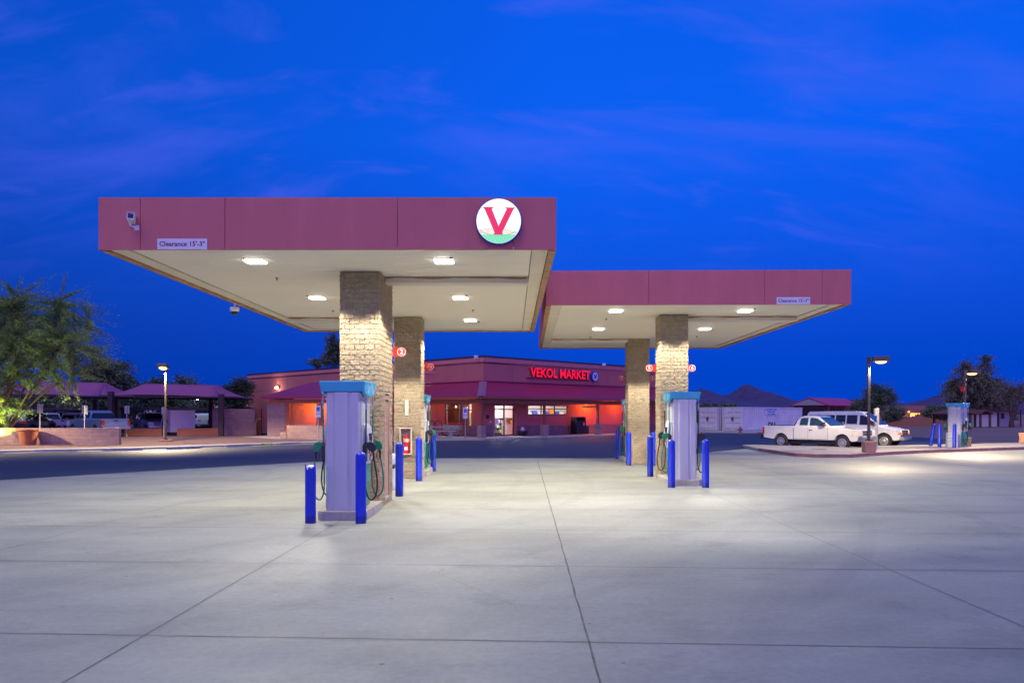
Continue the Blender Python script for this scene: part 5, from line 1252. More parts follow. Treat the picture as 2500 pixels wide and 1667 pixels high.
            g = MB(); g.box(xr_-.01, xr_+.04, *sorted((s*(hw-.1), s*(hw+.004))), .8, 1.3); g.build('tail_light', 'tail', t)
        else:
            g = MB(); g.box(xr_-.02, xr_+.15, *sorted((s*(hw-.42), s*(hw+.004))), .92, 1.08); g.build('tail_light', 'tail', t, bevel=.01)
            g = MB(); g.box(xf-.25, xf-.0, *sorted((s*(hw-.4), s*(hw+.004))), .7, .85); g.build('headlight', 'headlight', t, bevel=.01)
    if kind == 'pickup_truck':
        g = MB(); g.prism([(xf-.12,.46),(xf+.14,.46),(xf+.18,.60),(xf+.15,.755),(xf-.05,.755)], (-hw-.01, hw+.01), 'y'); bu = g.build('front_bumper', 'chrome', t, bevel=.03, seg=3)
        g = MB(); g.box(xf+.10, xf+.165, -.45,.45,.47,.56); g.build('air_intake', 'dark', bu)
        g = MB(); g.box(xf-.05, xf+.03, -.56,.56,.78,1.05); gr = g.build('grille', 'dark', t, bevel=.015)
        g = MB(); g.box(xf+.03, xf+.045, -.57,.57,.895,.945); g.box(xf+.03, xf+.04,-.57,.57,1.03,1.055); g.box(xf+.03,xf+.04,-.57,.57,.78,.80); g.build('grille_bar', 'chrome', gr)
        g = MB(); g.box(xr_-.16, xr_+.02, -hw+.02, hw-.02, .52,.74); g.build('rear_bumper', 'dark' if paint == 'paint_white' else 'chrome', t, bevel=.02)
        g = MB(); g.box(xr_-.012, xr_-.004, -.78,.78,.78,1.24); tg = g.build('tailgate', paint, t, bevel=.01); g = MB(); g.box(xr_-.03, xr_-.013,-.14,.14,1.08,1.18); g.build('handle', 'dark', tg)
        g = MB(); g.box(-2.75,-1.02,-hw+.12,hw-.12,1.286,1.30); g.build('bed_cover', 'dark', t)
        g = MB(); g.box(xr_-.172, xr_-.161, -.15,.15,.56,.70); g.build('number_plate', 'sign_back', t)
    elif kind == 'van':
        g = MB(); g.prism([(xf-.12,.46),(xf+.12,.46),(xf+.15,.56),(xf+.12,.66),(xf-.05,.66)], (-hw, hw), 'y'); g.build('front_bumper', 'chrome', t, bevel=.03, seg=3)
        g = MB(); g.box(xf-.06, xf+.05, -hw+.03, hw-.03, .661,.745); g.build('bumper_pad', 'dark', t, bevel=.015)
        g = MB(); g.box(xf-.05, xf+.015,-.6,.6,.76,1.01); gr = g.build('grille', 'dark', t, bevel=.01); g = MB(); g.box(xf+.016, xf+.03,-.62,.62,.865,.905); g.build('grille_bar', 'chrome', gr)
    else:
        g = MB(); g.box(xr_-.05, xr_+.1,-hw+.03,hw-.03,.42,.62); g.build('rear_bumper', paint, t, bevel=.03); g = MB(); g.box(xr_-.02, xr_-.005,-.17,.17,.84,.95); g.build('number_plate', 'sign_white', t)
    g = MB(); g.box(rx+.3, fx-.3, -.75,.75,.25,.50); g.build('chassis', 'dark', t)
    return t
# the white pickup and van behind the truck island (heading to the right and towards us)
PSI = R(-48)
def place(front_near, rz, fx, hwid, sc):     # ground centre so that the near front wheel stands at front_near
    c, s = math.cos(rz), math.sin(rz); lx, ly = fx*sc, -hwid*sc
    return (front_near[0]-(lx*c-ly*s), front_near[1]-(lx*s+ly*c), 0.)
car('white extended cab pickup parked behind the truck island', 'pickup truck', 'paint_white', 'pickup_truck', place((17.35,40.35), PSI, 1.88, .83, .95), PSI, .95, group='white vehicles behind the truck island')
car('white passenger van parked beyond the white pickup', 'van', 'paint_white', 'van', place((20.55,42.5), R(-40), 1.75, .85, .97), R(-40), .97, 'glass_dark', name='passenger_van', group='white vehicles behind the truck island')
PG = 'vehicles in the shaded car park'
car('silver blue crew pickup with red tail lamps under the shade roof', 'pickup truck', 'paint_blue', 'pickup_truck', (px(250,61), 60.3, .16), R(142), 1.06, 'glass_dark', group=PG)
car('grey pickup facing the lot right of the silver blue pickup', 'pickup truck', 'paint_grey', 'pickup_truck', (px(352,66), 67.5, .16), R(-52), .97, 'glass_dark', group=PG)
car('dark sport utility vehicle seen from behind at the far left', 'car', 'paint_black', 'suv', (px(56,58), 58.6, .16), R(98), 1.1, 'glass_dark', name='parked_suv', group=PG)
car('white pickup showing its side right of the dark vehicle', 'pickup truck', 'paint_white', 'pickup_truck', (px(108,72), 73, .16), R(-60), .95, 'glass_dark', group=PG)
car('white pickup seen from behind with a rusty orange load', 'pickup truck', 'paint_white', 'pickup_truck', (px(168,69), 70, .16), R(100), .97, 'glass_dark', group=PG)
car('white pickup with an amber roof beacon behind the grey pickup', 'pickup truck', 'paint_white', 'pickup_truck', (px(388,76), 78, .16), R(-75), .97, 'glass_dark', group=PG)
car('white pickup tail end right of the white storage box', 'pickup truck', 'paint_white', 'pickup_truck', (px(497,76), 77, .16), R(96), .95, 'glass_dark', group=PG)
car('pale pickup cab just right of the white storage box', 'pickup truck', 'paint_white', 'pickup_truck', (px(458,82), 84, .16), R(80), .95, 'glass_dark', group=PG)
car('white van roof showing behind the white pickup at the far left', 'van', 'paint_white', 'van', (px(112,85), 87, .16), R(150), 1., 'glass_dark', name='passenger_van', group=PG)
g = MB(); g.box(-.3,.3,-.08,.08,0,.12); o = g.build('roof_beacon', 'amber'); o.location = (px(377,76), 75.6, pz(1009,75.6)); tag(o, 'amber beacon bar on a white pickup roof', 'beacon')

# ================================================================ right: containers and buildings
def shipping(label, corner, ang, Lg, doors=True, sgn=False):
    t = thing('shipping_container', label, 'shipping container', (corner[0], corner[1], 0), ang, 'pale steel storage containers')
    g = MB(); W = 2.44; Hc = 2.59; b0_ = .15; n = int(Lg/.42); pts = []
    for i in range(n):
        x = .12+i*(Lg-.24)/n; q = (Lg-.24)/n; pts += [(x,.11),(x+q*.38,.11),(x+q*.5,0),(x+q*.88,0)]
    pl = [(0.12,.11)]+pts+[(Lg-.12,.11),(Lg-.12,W-.04),(.12,W-.04)]
    g.prism(pl, (b0_+.12, Hc-.06), 'z'); g.build('corrugated_wall', 'container', t)
    g = MB()
    for x in (0, Lg-.14):
        for y in (0, W-.14): g.box(x, x+.14, y, y+.14, b0_-.08, Hc+.0)
    for y in (0, W-.1): g.box(.14, Lg-.14, y, y+.1, b0_, b0_+.13); g.box(.14, Lg-.14, y, y+.1, Hc-.1, Hc-.002)
    g.box(0, .10, .14, W-.14, b0_, b0_+.13); g.box(0, .10, .14, W-.14, Hc-.12, Hc-.002); g.build('frame', 'container', t, bevel=.008)
    g = MB(); g.box(.12, Lg-.12, .1, W-.1, Hc-.06, Hc-.03); g.build('roof', 'container', t)
    for k in range(2):
        y0 = .15+k*1.07; g = MB(); g.box(.04,.08,y0,y0+1.05,b0_+.14,Hc-.13)
        for j in range(4): g.box(-.02,.04,y0+.10,y0+.95,b0_+.24+j*.56,b0_+.62+j*.56)
        dd = g.build('door', 'container', t, bevel=.012)
        g = MB()
        for yy in (.28,.78): g.tube([(-.05,y0+yy,b0_+.14),(-.05,y0+yy,Hc-.14)], .03, 6)
        g.box(-.03,.03,y0+.45,y0+.75,1.2,1.26); g.build('lock_rod', 'container', dd)
    g = MB(); g.box(-.04,.012,1.05,1.35,1.15,1.55); g.build('lock_box', 'steel', t, bevel=.01)
    return t
CA = R(41); a = shipping('long pale storage container with a blue lettered sign on its ribbed side', (23.9, 79.8), CA, 12.19)
# the side facing us is local y=0; the doors are at local x=0
xs_ = lambda x: (lambda k: (k*79.8-23.9)/(math.cos(CA)-k*math.sin(CA)))((x-CX)/F)
sx0, sx1 = xs_(1868), xs_(1897); yy_ = 79.8+math.sin(CA)*(sx0+sx1)/2; z1_, z0_ = pz(997,yy_), pz(1012,yy_)
sg = MB(); sg.box(sx0, sx1, -.035, -.02, z0_, z1_); sgo = sg.build('company_sign', 'sign_white', a)
for k, s in enumerate(('SOUTHWEST MOBILE', 'STORAGE INC.', 'PH. (800)')):
    tx = text(s, 'lettering', .2, 'sign_blue', sgo, ((sx0+sx1)/2, -.037, z1_-.13-k*(z1_-z0_-.2)/2), ext=.001, bold=.008); fit(tx, (sx1-sx0)*(.92, .68, .62)[k], .17)
tx = text('DLI', 'lettering', .5, 'dark', a, (xs_(1884), -.012, pz(1037,yy_)), ext=.002, bold=.02); fit(tx, 1.4, .55)
g = MB(); g.box(-.006,.012,1.7,2.2,1.95,2.3); g.build('door_label', 'sign_white', a)
shipping('pale storage container left of the long one, doors facing the lot', (23.9-2.95*math.sin(CA)-.15, 79.8+2.95*math.cos(CA)-.1), CA, 12.19)
slab('container_walk', [(14.5,78.8),(28,71.5),(33,70),(34,72),(28,78),(40,92),(20,98)], -.02, .12, 'walk')
g = MB(); g.box(0,0.001,0,0.001,0,.001)
rc = MB(); rc._add([(23.5,73.93,.0),(28.03,71.47,.0),(28.03,71.47,.125),(23.5,73.93,.125)], [(0,1,2,3)]); rc.build('painted_kerb', 'curb_red')['kind'] = 'structure'
# hydrant
t = thing('fire_hydrant', 'pale red fire hydrant before the storage containers', 'fire hydrant', (px(1807.5,70.7), 70.7, .0))
g = MB(); g.lathe([(.16,0),(.16,.05),(.11,.06),(.11,.5),(.15,.51),(.15,.56),(.12,.6),(.08,.68),(.03,.71),(.03,.77),(.01,.78)], n=16); g.build('barrel', 'curb_red', t, smooth='auto')
g = MB(); g.lathe([(.06,-.22),(.06,.22)], (0,0,.42), 10, 'x'); g.lathe([(.08,-.24),(.08,-.18)], (0,0,.42), 10, 'x'); g.lathe([(.08,.18),(.08,.24)], (0,0,.42), 10, 'x'); g.build('outlet_cap', 'curb_red', t)

def gable_house(name, lb, cat, c, rz, L_, W_, ze, zp, wallm, roofm, over=.5, grp=None, open_front=False):
    t = thing(name, lb, cat, c, rz, grp)
    g = MB(); h = W_/2
    if not open_front: g.prism([(-h,0),(h,0),(h,ze),(0,zp-.1),(-h,ze)], (-L_/2, L_/2), 'x'); g.build('wall', wallm, t)
    g = MB(); dz = (zp-ze)/h*over
    for s in (-1, 1): g.hexa([(-L_/2-over, s*(h+over), ze-dz-.08),(L_/2+over, s*(h+over), ze-dz-.08),(L_/2+over, 0, zp-.08),(-L_/2-over, 0, zp-.08),(-L_/2-over, s*(h+over), ze-dz+.04),(L_/2+over, s*(h+over), ze-dz+.04),(L_/2+over, 0, zp+.04),(-L_/2-over, 0, zp+.04)])
    g.build('roof', roofm, t); return t
# red roofed timber barn
Yb = 112; bx0 = px(1975,Yb); t = gable_house('timber_barn', 'brown timber building with a bright magenta metal roof and an open porch', 'barn', (px(1975,Yb)+5.6*math.cos(R(42)), Yb+5.6*math.sin(R(42)), 0), R(42), 10.4, 5.0, pz(986,Yb), pz(971,Yb), 'wood_brown', 'magroof', .6)
g = MB(); 
for k in range(7): g.box(0.2,5.1,-2.56,-2.505,.3+k*.40,.60+k*.40)
g.build('board_siding', 'wood', t)
MB().prism([(-2.9, pz(986,Yb)-.18), (2.9, pz(986,Yb)-.18), (0, pz(971,Yb)-.14)], (-5.75, -5.68), 'x').build('gable_panel', 'sign_back', t)
g = MB(); g.box(-5.0,0.1,-2.53,-2.505,.9,2.7); g.box(-5.24,-5.205,-2.1,2.1,.9,2.6); g.build('opening_shade_panel', 'dark', t)  # dark panels on the solid wall, painting the shade of the open porch
g = MB(); 
for x in (-5.6, -3.4, -1.2): MB().box(x-.09,x+.09,-3.0,-2.85,0,2.9).build('porch_post', 'wood_brown', t)
g = MB(); 
for x in (-7.3,-6.7,-6.1): g.box(x-.03,x+.03,-3.4,-3.34,0,2.2)
for z in (1.2,1.6,2.0): g.box(-7.3,-5.6,-3.4,-3.36,z,z+.05)
g.build('steel_rack', 'dark', t)

# distant pink house with lit porch
Yh = 142; t = gable_house('pink_house', 'distant pink house with a red roof and a glowing porch lamp', 'house', (px(2222,Yh), Yh+5, 0), R(-12), 9.2, 7.5, pz(1003,Yh), pz(990,Yh), 'pink_wall', 'tile_roof', .5)
g = MB(); g.box(1.4,3.0,-3.78,-3.755,1.0,2.0); g.build('window', 'lens_orange', t); g = MB(); g.box(2.17,2.23,-3.80,-3.79,1.0,2.0); g.build('window_bar', 'wood_brown', t)
t2 = thing('porch_lamp', 'starry orange porch lamp on the distant pink house', 'wall lamp', (px(2219,Yh-.5), Yh-.4, pz(1005,Yh))); g = MB(); g.lathe([(.02,.2),(.2,.1),(.2,-.1),(.02,-.2)], n=10); g.build('lens', 'lens_orange', t2); point('lamp_light', (0,-.4,-.1), 90, (1,.45,.12), .15, t2)
# dirt mound
g = MB(); vs = []; fs = []; n, k = 40, 14; Ym = 120
for i in range(n+1):
    for j in range(k+1):
        u = i/n*2-1; v = j/k*2-1; h = max(0, (1-abs(u)**1.5))*max(0, 1-v*v)*(1.25+.35*noise.noise(Vector((u*4,v*3,0)))+.25*noise.noise(Vector((u*12,v*9,4)))); vs.append((px(2235,Ym)+u*6.5, Ym+v*3, -.03+h*1.25))
for i in range(n):
    for j in range(k): q = i*(k+1)+j; fs.append((q, q+k+1, q+k+2, q+1))
g._add(vs, fs); o = g.build('dirt_mound', 'brown_wall', smooth=True); tag(o, 'low reddish dirt mound in front of the distant pink house', 'dirt mound')
# ramadas and white shed on the right
def ramada(lb, x0, x1, Y, ye, yp):
    t = thing('ramada', lb, 'shelter', (px((x0+x1)/2,Y), Y, 0), 0, 'small dark post shelters'); w_ = (px(x1,Y)-px(x0,Y))/2; ze, zp = pz(ye,Y), pz(yp,Y)
    g = MB()
    for s in (-1, 1): g.hexa([(s*w_,-2.,ze-.1),(0,-2.,zp-.1),(0,2.,zp-.1),(s*w_,2.,ze-.1),(s*w_,-2.,ze+.05),(0,-2.,zp+.05),(0,2.,zp+.05),(s*w_,2.,ze+.05)])
    g.build('roof', 'wood_brown', t)
    for sx in (-.72, .72):
        for sy in (-1.7, 1.7): g = MB(); g.box(sx*w_-.12, sx*w_+.12, sy-.12, sy+.12, 0, ze); g.build('post', 'wood_brown', t)
ramada('dark post shelter left of the lone dispenser', 2288, 2360, 100, 1010, 1001); ramada('dark post shelter between the far right lamp and the white shed', 2371, 2403, 108, 1010, 1001)
t = thing('white_shed', 'low whitewashed shed with a dark flat roof at the far right', 'shed', (px(2440,114), 114, 0)); g = MB(); g.box(px(2378,114),px(2434,114),114,119,0,pz(1006,114)); g.box(px(2434,114)+.01,px(2480,114),115.2,119,0,pz(1004,114)); g.build('wall', 'white_wall', t, world=True)
g = MB(); g.box(px(2374,114),px(2437,114),113.6,119.4,pz(1006,114),pz(1003,114)); g.box(px(2437,114)+.01,px(2520,114),113.4,119.4,pz(1002,114),pz(1000,114)); g.build('roof', 'wood_brown', t, world=True)
g = MB(); g.box(px(2445,115.1),px(2448,115.1),115.1,115.19,pz(1022,115),pz(1008,115)); g.box(px(2449.5,115.1),px(2452,115.1),115.1,115.19,pz(1022,115),pz(1008,115)); g.build('window', 'dark', t, world=True)
g = MB(); g.box(px(2434.5,114.9),px(2440,114.9),114.9,115.19,0,pz(1006,114)); g.build('brown_door', 'wood_brown', t, world=True)
g = MB(); g.box(px(2492,113.6),px(2494,113.6),113.6,113.8,0,pz(1002,114)); g.build('post', 'wood_brown', t, world=True)
# corral fence
t = thing('corral_fence', 'dark rail fence behind the leaning bollard', 'fence', (px(2240,128), 128, 0))
g = MB(); 
for z in (.6,1.1,1.6): g.box(px(2236,128),px(2312,128),127.95,128.05,z,z+.14)
g.build('rail', 'wood_brown', t, world=True)
for k in range(9): x = px(2240+k*9,128); g = MB(); g.box(x-.12,x+.12,127.8,127.94,0,1.9); g.build('post', 'wood_brown', t, world=True)
t = thing('low_wall', 'low pink wall left of the far right shelter', 'wall', (px(2180,125),125,0)); g = MB(); g.box(px(2168,125),px(2232,125),125,125.3,0,pz(1022,125)); g.build('wall', 'pink_wall', t, world=True)

# ================================================================ mountains
def range_(name, Y, prof, depth, lb_):
    xs = np.linspace(prof[0][0], prof[-1][0], 420); vs = []; fs = []; K = 34
    px_ = [p[0] for p in prof]; pyy = [p[1] for p in prof]; yy = np.interp(xs, px_, pyy)
    yy = np.convolve(np.pad(yy, 4, 'edge'), np.ones(9)/9, 'valid')
    for i, x in enumerate(xs):
        zt = pz(yy[i], Y)
        for j in range(K+1):
            v = j/K; s = math.sin(math.pi*v) if v < .5 else math.sin(math.pi*v)
            y = Y-depth*(1-2*v)/1.; X = (x-CX)*Y/F
            q = Vector((X*.006, y*.006, 0)); r_ = noise.fractal(q*2.4, 1., 2., 7)*.42
            rid = abs(noise.noise(Vector((X*.012, y*.0035, 7))))
            prf = (1-abs(1-2*v))**1.15
            zq = zt*(1+.05*noise.noise(Vector((X*.03,2,1)))+.025*noise.noise(Vector((X*.11,5,1)))); z = zq*prf*(1+.30*r_*(1-prf*.9)*2-.55*rid*(1-prf))+ (noise.noise(Vector((X*.05,y*.05,3)))*zt*.035)
            vs.append((X, y, max(-2, z)-2*(prf <= .001)))
    for i in range(len(xs)-1):
        for j in range(K): q = i*(K+1)+j; fs.append((q, q+K+1, q+K+2, q+1))
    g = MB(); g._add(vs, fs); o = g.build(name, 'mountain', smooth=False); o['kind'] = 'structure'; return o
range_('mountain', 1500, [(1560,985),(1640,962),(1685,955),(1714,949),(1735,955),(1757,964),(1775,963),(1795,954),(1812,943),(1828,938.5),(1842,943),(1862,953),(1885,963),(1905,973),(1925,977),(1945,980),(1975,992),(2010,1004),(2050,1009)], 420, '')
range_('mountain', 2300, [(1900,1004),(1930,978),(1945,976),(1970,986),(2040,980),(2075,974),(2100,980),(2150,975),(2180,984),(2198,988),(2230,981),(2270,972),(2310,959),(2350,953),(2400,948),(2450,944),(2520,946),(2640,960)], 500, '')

# ================================================================ trees
def leafcloud(name, P, D, size, wid_, m, parent):
    """P leaf positions, D axis directions (numpy): one thin lozenge each"""
    n = len(P); D = D/np.maximum(np.linalg.norm(D, axis=1, keepdims=True), 1e-6)
    rnd = rng.normal(size=(n,3)); S = np.cross(D, rnd); S /= np.maximum(np.linalg.norm(S, axis=1, keepdims=True), 1e-6)
    ln_ = size*rng.uniform(.6,1.4,(n,1)); wd = wid_*rng.uniform(.6,1.4,(n,1))
    V = np.stack([P-D*ln_/2, P+S*wd/2, P+D*ln_/2, P-S*wd/2], 1).reshape(-1,3)
    me = bpy.data.meshes.new(name); me.vertices.add(4*n); me.loops.add(4*n); me.polygons.add(n)
    me.vertices.foreach_set('co', V.astype(np.float32).ravel()); me.loops.foreach_set('vertex_index', np.arange(4*n, dtype=np.int32))
    me.polygons.foreach_set('loop_start', np.arange(0, 4*n, 4, dtype=np.int32)); me.polygons.foreach_set('loop_total', np.full(n, 4, dtype=np.int32))
    me.update(); me.validate(); me.materials.append(M[m]); o = bpy.data.objects.new(name, me); COL.objects.link(o); o.parent = parent; return o
def tree(name, lb, base, blobs, leaves, lm, bm_='bark', size=.16, wd=.05, droop=.3, clumps=90, cs=.35, trunk_r=.16, fork=.35, grp='trees', cat='tree', streak=0., lean=(0,0)):
    t = thing(name, lb, cat, base, 0, grp); rr = random.Random(hash(lb) % 1000 if False else len(lb)*7+len(blobs)); tk = MB(); C = []; DI = []
    zmin = min(b[2]-b[5] for b in blobs); zmax = max(b[2]+b[5] for b in blobs); fk = Vector((lean[0], lean[1], max(.5, zmin*fork+.2*zmax*fork)))
    tk.tube(crom([(0,0,-.1), fk*.5+Vector((rr.uniform(-.1,.1),rr.uniform(-.1,.1),0)), fk], 4), [trunk_r*(1.15-.35*k/8) for k in range(9)], 8)
    vol = sum(b[3]*b[4]*b[5] for b in blobs)
    for b in blobs:
        bc = Vector(b[:3]); mid = fk.lerp(bc, .55)+Vector((rr.uniform(-.3,.3),rr.uniform(-.3,.3),.25*b[5])); r0 = trunk_r*.55
        limb = crom([fk-Vector((0,0,.1)), mid, bc], 5); tk.tube(limb, [r0*(1-.75*k/(len(limb)-1)) for k in range(len(limb))], 6)
        nc = max(6, int(clumps*b[3]*b[4]*b[5]/vol))
        for k in range(nc):
            d = Vector((rr.gauss(0,1), rr.gauss(0,1), rr.gauss(0,1))).normalized(); r_ = rr.random()**.38
            p = bc+Vector((d.x*b[3]*r_, d.y*b[4]*r_, d.z*b[5]*r_)); q = limb[min(len(limb)-1, int(len(limb)*rr.uniform(.45,1)))]
            if k % 2 == 0: tk.tube([q, q.lerp(p,.5)+Vector((0,0,.12*b[5])), p], [r0*.28, r0*.16, .006], 4, cap=False)
            C.append(p); out = Vector((d.x, d.y, d.z*.6)); out.z -= droop; DI.append(out.normalized())
    tk.build('trunk', bm_, t, smooth='auto')
    C = np.array(C); DI = np.array(DI); m_ = len(C); w_ = rng.uniform(.35, 1.6, m_); per = np.maximum(4, (w_/w_.sum()*leaves).astype(int))
    idx = np.repeat(np.arange(m_), per); n = len(idx); u = rng.normal(size=(n,1))
    sc = np.repeat(rng.uniform(.6,1.35,m_), per)[:,None]*cs
    P = C[idx]+DI[idx]*u*sc*(1+streak)+rng.normal(size=(n,3))*sc*(.62/(1+streak*.6))
    Dd = DI[idx]+rng.normal(size=(n,3))*.45
    leafcloud('crown', P, Dd, size, wd, lm, t); return t
Yt = 46.
def bb(x, y, rx, rz, Yq, X0, dy=0, ry=None):    # blob from where the crown stands
    return (px(x,Yq)-X0, dy, pz(y,Yq), rx*Yq/F, (ry or rx)*Yq/F, rz*Yq/F)
X0 = px(-45, Yt)
tree('palo_verde_tree', 'big feathery palo verde at the left edge, its lower limbs lit yellow green', (X0, Yt, 0),
     [bb(40,770,70,75,Yt,X0), bb(135,760,60,65,Yt,X0,.6), bb(60,850,85,65,Yt,X0,-.8), bb(160,850,75,60,Yt,X0,-.4), bb(208,800,28,38,Yt,X0,.3), bb(-40,800,80,100,Yt,X0), bb(12,955,50,48,Yt,X0,-1.0), bb(60,925,55,40,Yt,X0,-.9), bb(170,915,34,32,Yt,X0,.2), bb(110,900,46,36,Yt,X0,.5), bb(28,1010,34,34,Yt,X0,-1.3), bb(218,858,18,20,Yt,X0,.4), bb(-20,1010,30,40,Yt,X0,-1.2)],
     150000, 'leaf_palo', 'bark', .17, .028, .30, 620, .25, .13, .25, cat='tree', streak=1.6, lean=(1.3,0))
# visible lit limb rising from the left edge
g = MB(); lim = crom([(px(-50,45.5),45.5,.3),(px(0,45.5),45.4,pz(985,45.4)),(px(22,45.4),45.3,pz(962,45.3)),(px(30,45.4),45.3,pz(925,45.3)),(px(42,45.4),45.5,pz(890,45.5)),(px(60,45.4),45.7,pz(850,45.7))], 5)
g.tube(lim, [.17-.004*k for k in range(len(lim))], 8); g.tube([lim[12], (px(5,45.4),45.5,pz(900,45.5)), (px(-20,45),45.6,pz(880,45))], [.09,.06,.04], 6); pr_ = [o for o in COL.objects if o.name.startswith('palo_verde')][0]
g.build('limb', 'bark_green', pr_, world=True, smooth='auto')
t = thing('tree_uplight', 'garden uplight at the foot of the palo verde, out of the left edge', 'uplight', (px(-30,44.4), 44.4, .11)); g = MB(); g.lathe([(.05,0),(.09,.02),(.10,.16),(.07,.17)], n=12); g.build('housing', 'pole', t); spot('lamp_light', (0,0,.2), 1600, (.85,1,.16), 100, .8, .08, t, aim=(.42,.22,1))
def bg_tree(lb, x, Yq, blobs, leaves, lm='leaf_dark', z0=0., **k):
    X_ = px(x, Yq); return tree('mesquite_tree' if 'leaf_dark' == lm else 'tamarisk_tree', lb, (X_, Yq, z0), [bb(a,b_,c,d_,Yq,X_,e)[:2]+(bb(a,b_,c,d_,Yq,X_,e)[2]-z0,)+bb(a,b_,c,d_,Yq,X_,e)[3:] for a,b_,c,d_,e in blobs], leaves, lm, **k)
GT = 'dark trees behind the car park'
bg_tree('dark rounded mesquite rising behind the gap of the two shade roofs', 252, 82, [(255,915,48,40,0),(225,935,40,32,.5),(290,940,28,25,.3),(250,965,50,30,-.3)], 26000, size=.26, wd=.12, clumps=150, cs=.45, grp=GT)
bg_tree('low dark tree behind the left shade roof', 120, 88, [(60,990,90,26,0),(170,985,70,30,.5)], 12000, size=.3, wd=.14, clumps=90, cs=.5, grp=GT)
bg_tree('small dark tree with a thin top right of the rounded mesquite', 330, 90, [(325,940,18,22,0),(345,960,26,22,.4),(318,975,35,22,0)], 9000, size=.26, wd=.12, clumps=80, cs=.4, grp=GT)
bg_tree('broad dark tree behind the left lamp post', 425, 95, [(400,945,34,18,0),(440,940,30,22,.4),(380,960,30,18,0),(460,955,24,16,0),(415,985,55,22,0),(440,1000,40,14,.2)], 15000, size=.28, wd=.12, clumps=120, cs=.45, grp=GT)
bg_tree('low dark tree over the white pickups', 495, 92, [(490,1000,24,26,0),(505,985,20,16,0)], 6000, size=.24, wd=.11, clumps=60, cs=.38, grp=GT)
bg_tree('thin dark tree seen under the middle shade roof', 330, 98, [(330,985,60,22,0),(380,980,30,20,0)], 8000, size=.3, wd=.13, clumps=70, cs=.45, grp=GT)
bg_tree('low far tree top left of the dark canopy post', 500, 130, [(500,955,34,8,0),(540,958,20,9,0)], 4000, size=.32, wd=.14, clumps=40, cs=.5, grp=GT)
bg_tree('leafy tree rising over the store roof left of the first column', 815, 92, [(815,850,22,32,0),(805,880,18,16,0),(782,886,16,12,.3),(835,862,20,30,.3),(768,888,10,7,0)], 9000, size=.22, wd=.12, clumps=100, cs=.32, grp=GT)
# palm-like shrubs around the floodlight
for x, y, w_, h_, lb in ((590,955,24,30,'bushy dark shrub right of the dark canopy post'),(552,965,24,22,'bushy dark shrub left of the white floodlight'),(575,985,38,22,'scrubby shrub under the white floodlight')):
    Yq = 84; X_ = px(x,Yq); tree('desert_shrub', lb, (X_,Yq,0), [bb(x,y,w_,h_,Yq,X_,0), bb(x+6,y-h_*.6,w_*.4,h_*.5,Yq,X_,0)], 4500, 'leaf_palm', size=.30, wd=.08, clumps=60, cs=.35, trunk_r=.12, grp='shrubs by the floodlight', cat='shrub')
GR = 'trees on the right horizon'
bg_tree('mesquite between the red roofed barn and the pink house', 2137, 98, [(2140,962,26,24,0),(2110,982,24,16,0),(2165,975,22,20,.4),(2125,995,30,14,0),(2090,990,14,12,0)], 15000, size=.22, wd=.09, clumps=150, cs=.32, grp=GR)
bg_tree('low bush in front of the pink house', 2190, 120, [(2185,1010,20,14,0),(2170,1018,14,10,0)], 5000, size=.3, wd=.13, clumps=40, cs=.4, grp=GR)
bg_tree('dark green low tree right of the pink house', 2290, 125, [(2290,1005,28,14,0),(2265,1012,18,10,0)], 6000, size=.32, wd=.14, clumps=50, cs=.45, grp=GR)
bg_tree('tall drooping tree behind the far right lamp, its crown rising above it', 2372, 126, [(2372,945,48,38,0),(2330,955,30,34,0),(2405,890,22,26,0),(2368,900,22,18,.5),(2352,898,18,14,0),(2345,985,30,26,0),(2410,960,40,40,.6),(2390,920,24,24,0)], 34000, 'leaf_dry', size=.34, wd=.11, clumps=300, cs=.5, grp=GR, droop=.6, streak=.5, trunk_r=.3)
bg_tree('brownish drooping tree behind the white shed', 2430, 130, [(2435,960,36,34,0),(2455,975,30,26,0),(2425,990,26,16,0)], 14000, 'leaf_dry', size=.34, wd=.10, clumps=150, cs=.45, grp=GR, droop=.6, streak=.6)
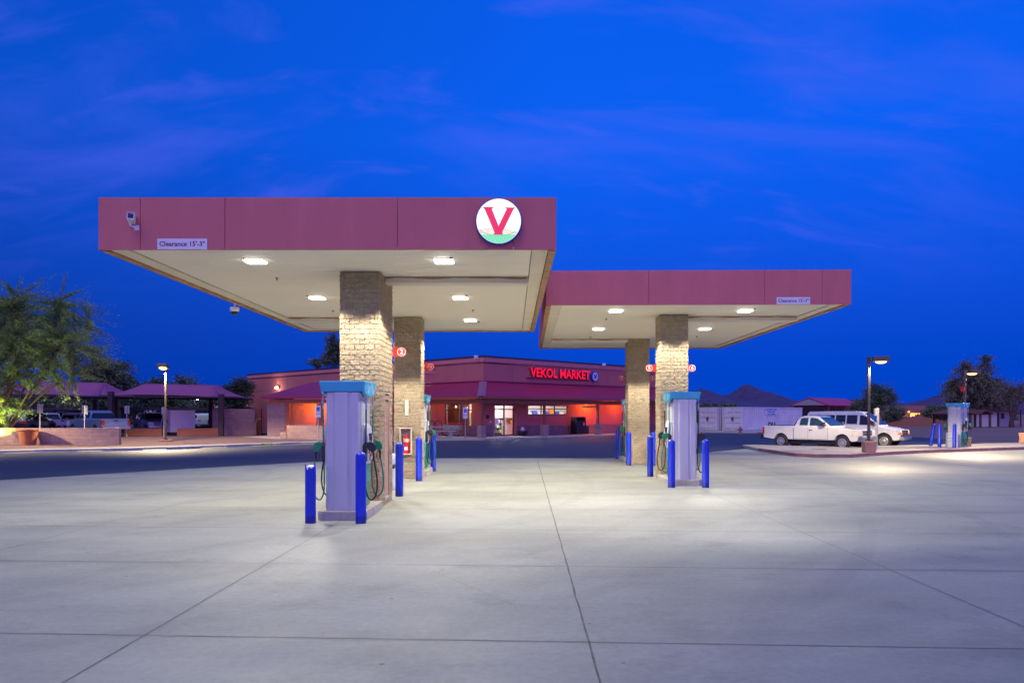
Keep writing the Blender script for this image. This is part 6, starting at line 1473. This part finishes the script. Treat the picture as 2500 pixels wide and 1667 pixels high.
bg_tree('nearly bare spreading tree before the white shed at the right edge', 2470, 108, [(2470,960,26,30,0),(2492,950,18,30,0),(2455,985,16,14,0),(2500,975,20,20,.2),(2450,945,14,20,0)], 3600, 'leaf_dry', bm_='bark_burgundy', size=.3, wd=.06, clumps=130, cs=.5, grp=GR, trunk_r=.34, fork=.3, streak=1)
# far green belt
vs = rng.random((42000,3)); P = np.empty((42000,3)); P[:,0] = px(2160,230)+vs[:,0]*(px(2480,230)-px(2160,230)); P[:,1] = 228+vs[:,1]*10
top = pz(991,230)+.7*np.array([noise.noise(Vector((float(x)*.35,0,0))) for x in P[:,0]]); P[:,2] = vs[:,2]*top
o = leafcloud('tree_belt', P, rng.normal(size=(42000,3)), .5, .25, 'leaf_dark', None); tag(o, kind='stuff'); o['label'] = 'distant dark green orchard belt'; o['category'] = 'tree belt'
vs = rng.random((9000,3)); P = np.empty((9000,3)); P[:,0] = px(1712,150)+vs[:,0]*(px(1800,150)-px(1712,150)); P[:,1] = 150+vs[:,1]*6
top = pz(986,150)+.9*np.array([noise.noise(Vector((float(x)*.35,4,0))) for x in P[:,0]]); P[:,2] = vs[:,2]*top
o = leafcloud('tree_belt', P, rng.normal(size=(9000,3)), .45, .22, 'leaf_dark', None); tag(o, kind='stuff'); o['label'] = 'dark treetops behind the storage containers'; o['category'] = 'tree belt'
vs = rng.random((16000,3)); P = np.empty((16000,3)); P[:,0] = px(-40,135)+vs[:,0]*(px(620,135)-px(-40,135)); P[:,1] = 135+vs[:,1]*6
top = pz(975,135)+1.2*np.array([noise.noise(Vector((float(x)*.2,4,0))) for x in P[:,0]]); P[:,2] = vs[:,2]*top
o = leafcloud('tree_belt', P, rng.normal(size=(16000,3)), .55, .3, 'leaf_dark', None); tag(o, kind='stuff'); o['label'] = 'dark scrub behind the car park'; o['category'] = 'tree belt'
# small weeds at the kerb
for i, (x, y, lb) in enumerate(((650,1087,'small weed tuft at the kerb before the stepped wall'),(470,1086,'tiny weed at the kerb right of the left lamp post'))):
    n = 160; c = Vector(gp(x,y)); Pp = np.array([c.x,c.y,.05])+rng.normal(size=(n,3))*np.array([.45,.12,.04]); o = leafcloud('weed_tuft', Pp, rng.normal(size=(n,3))+np.array([0,0,1.]), .16, .03, 'leaf_palo', None); tag(o, lb, 'weed', 'weeds at the kerb')
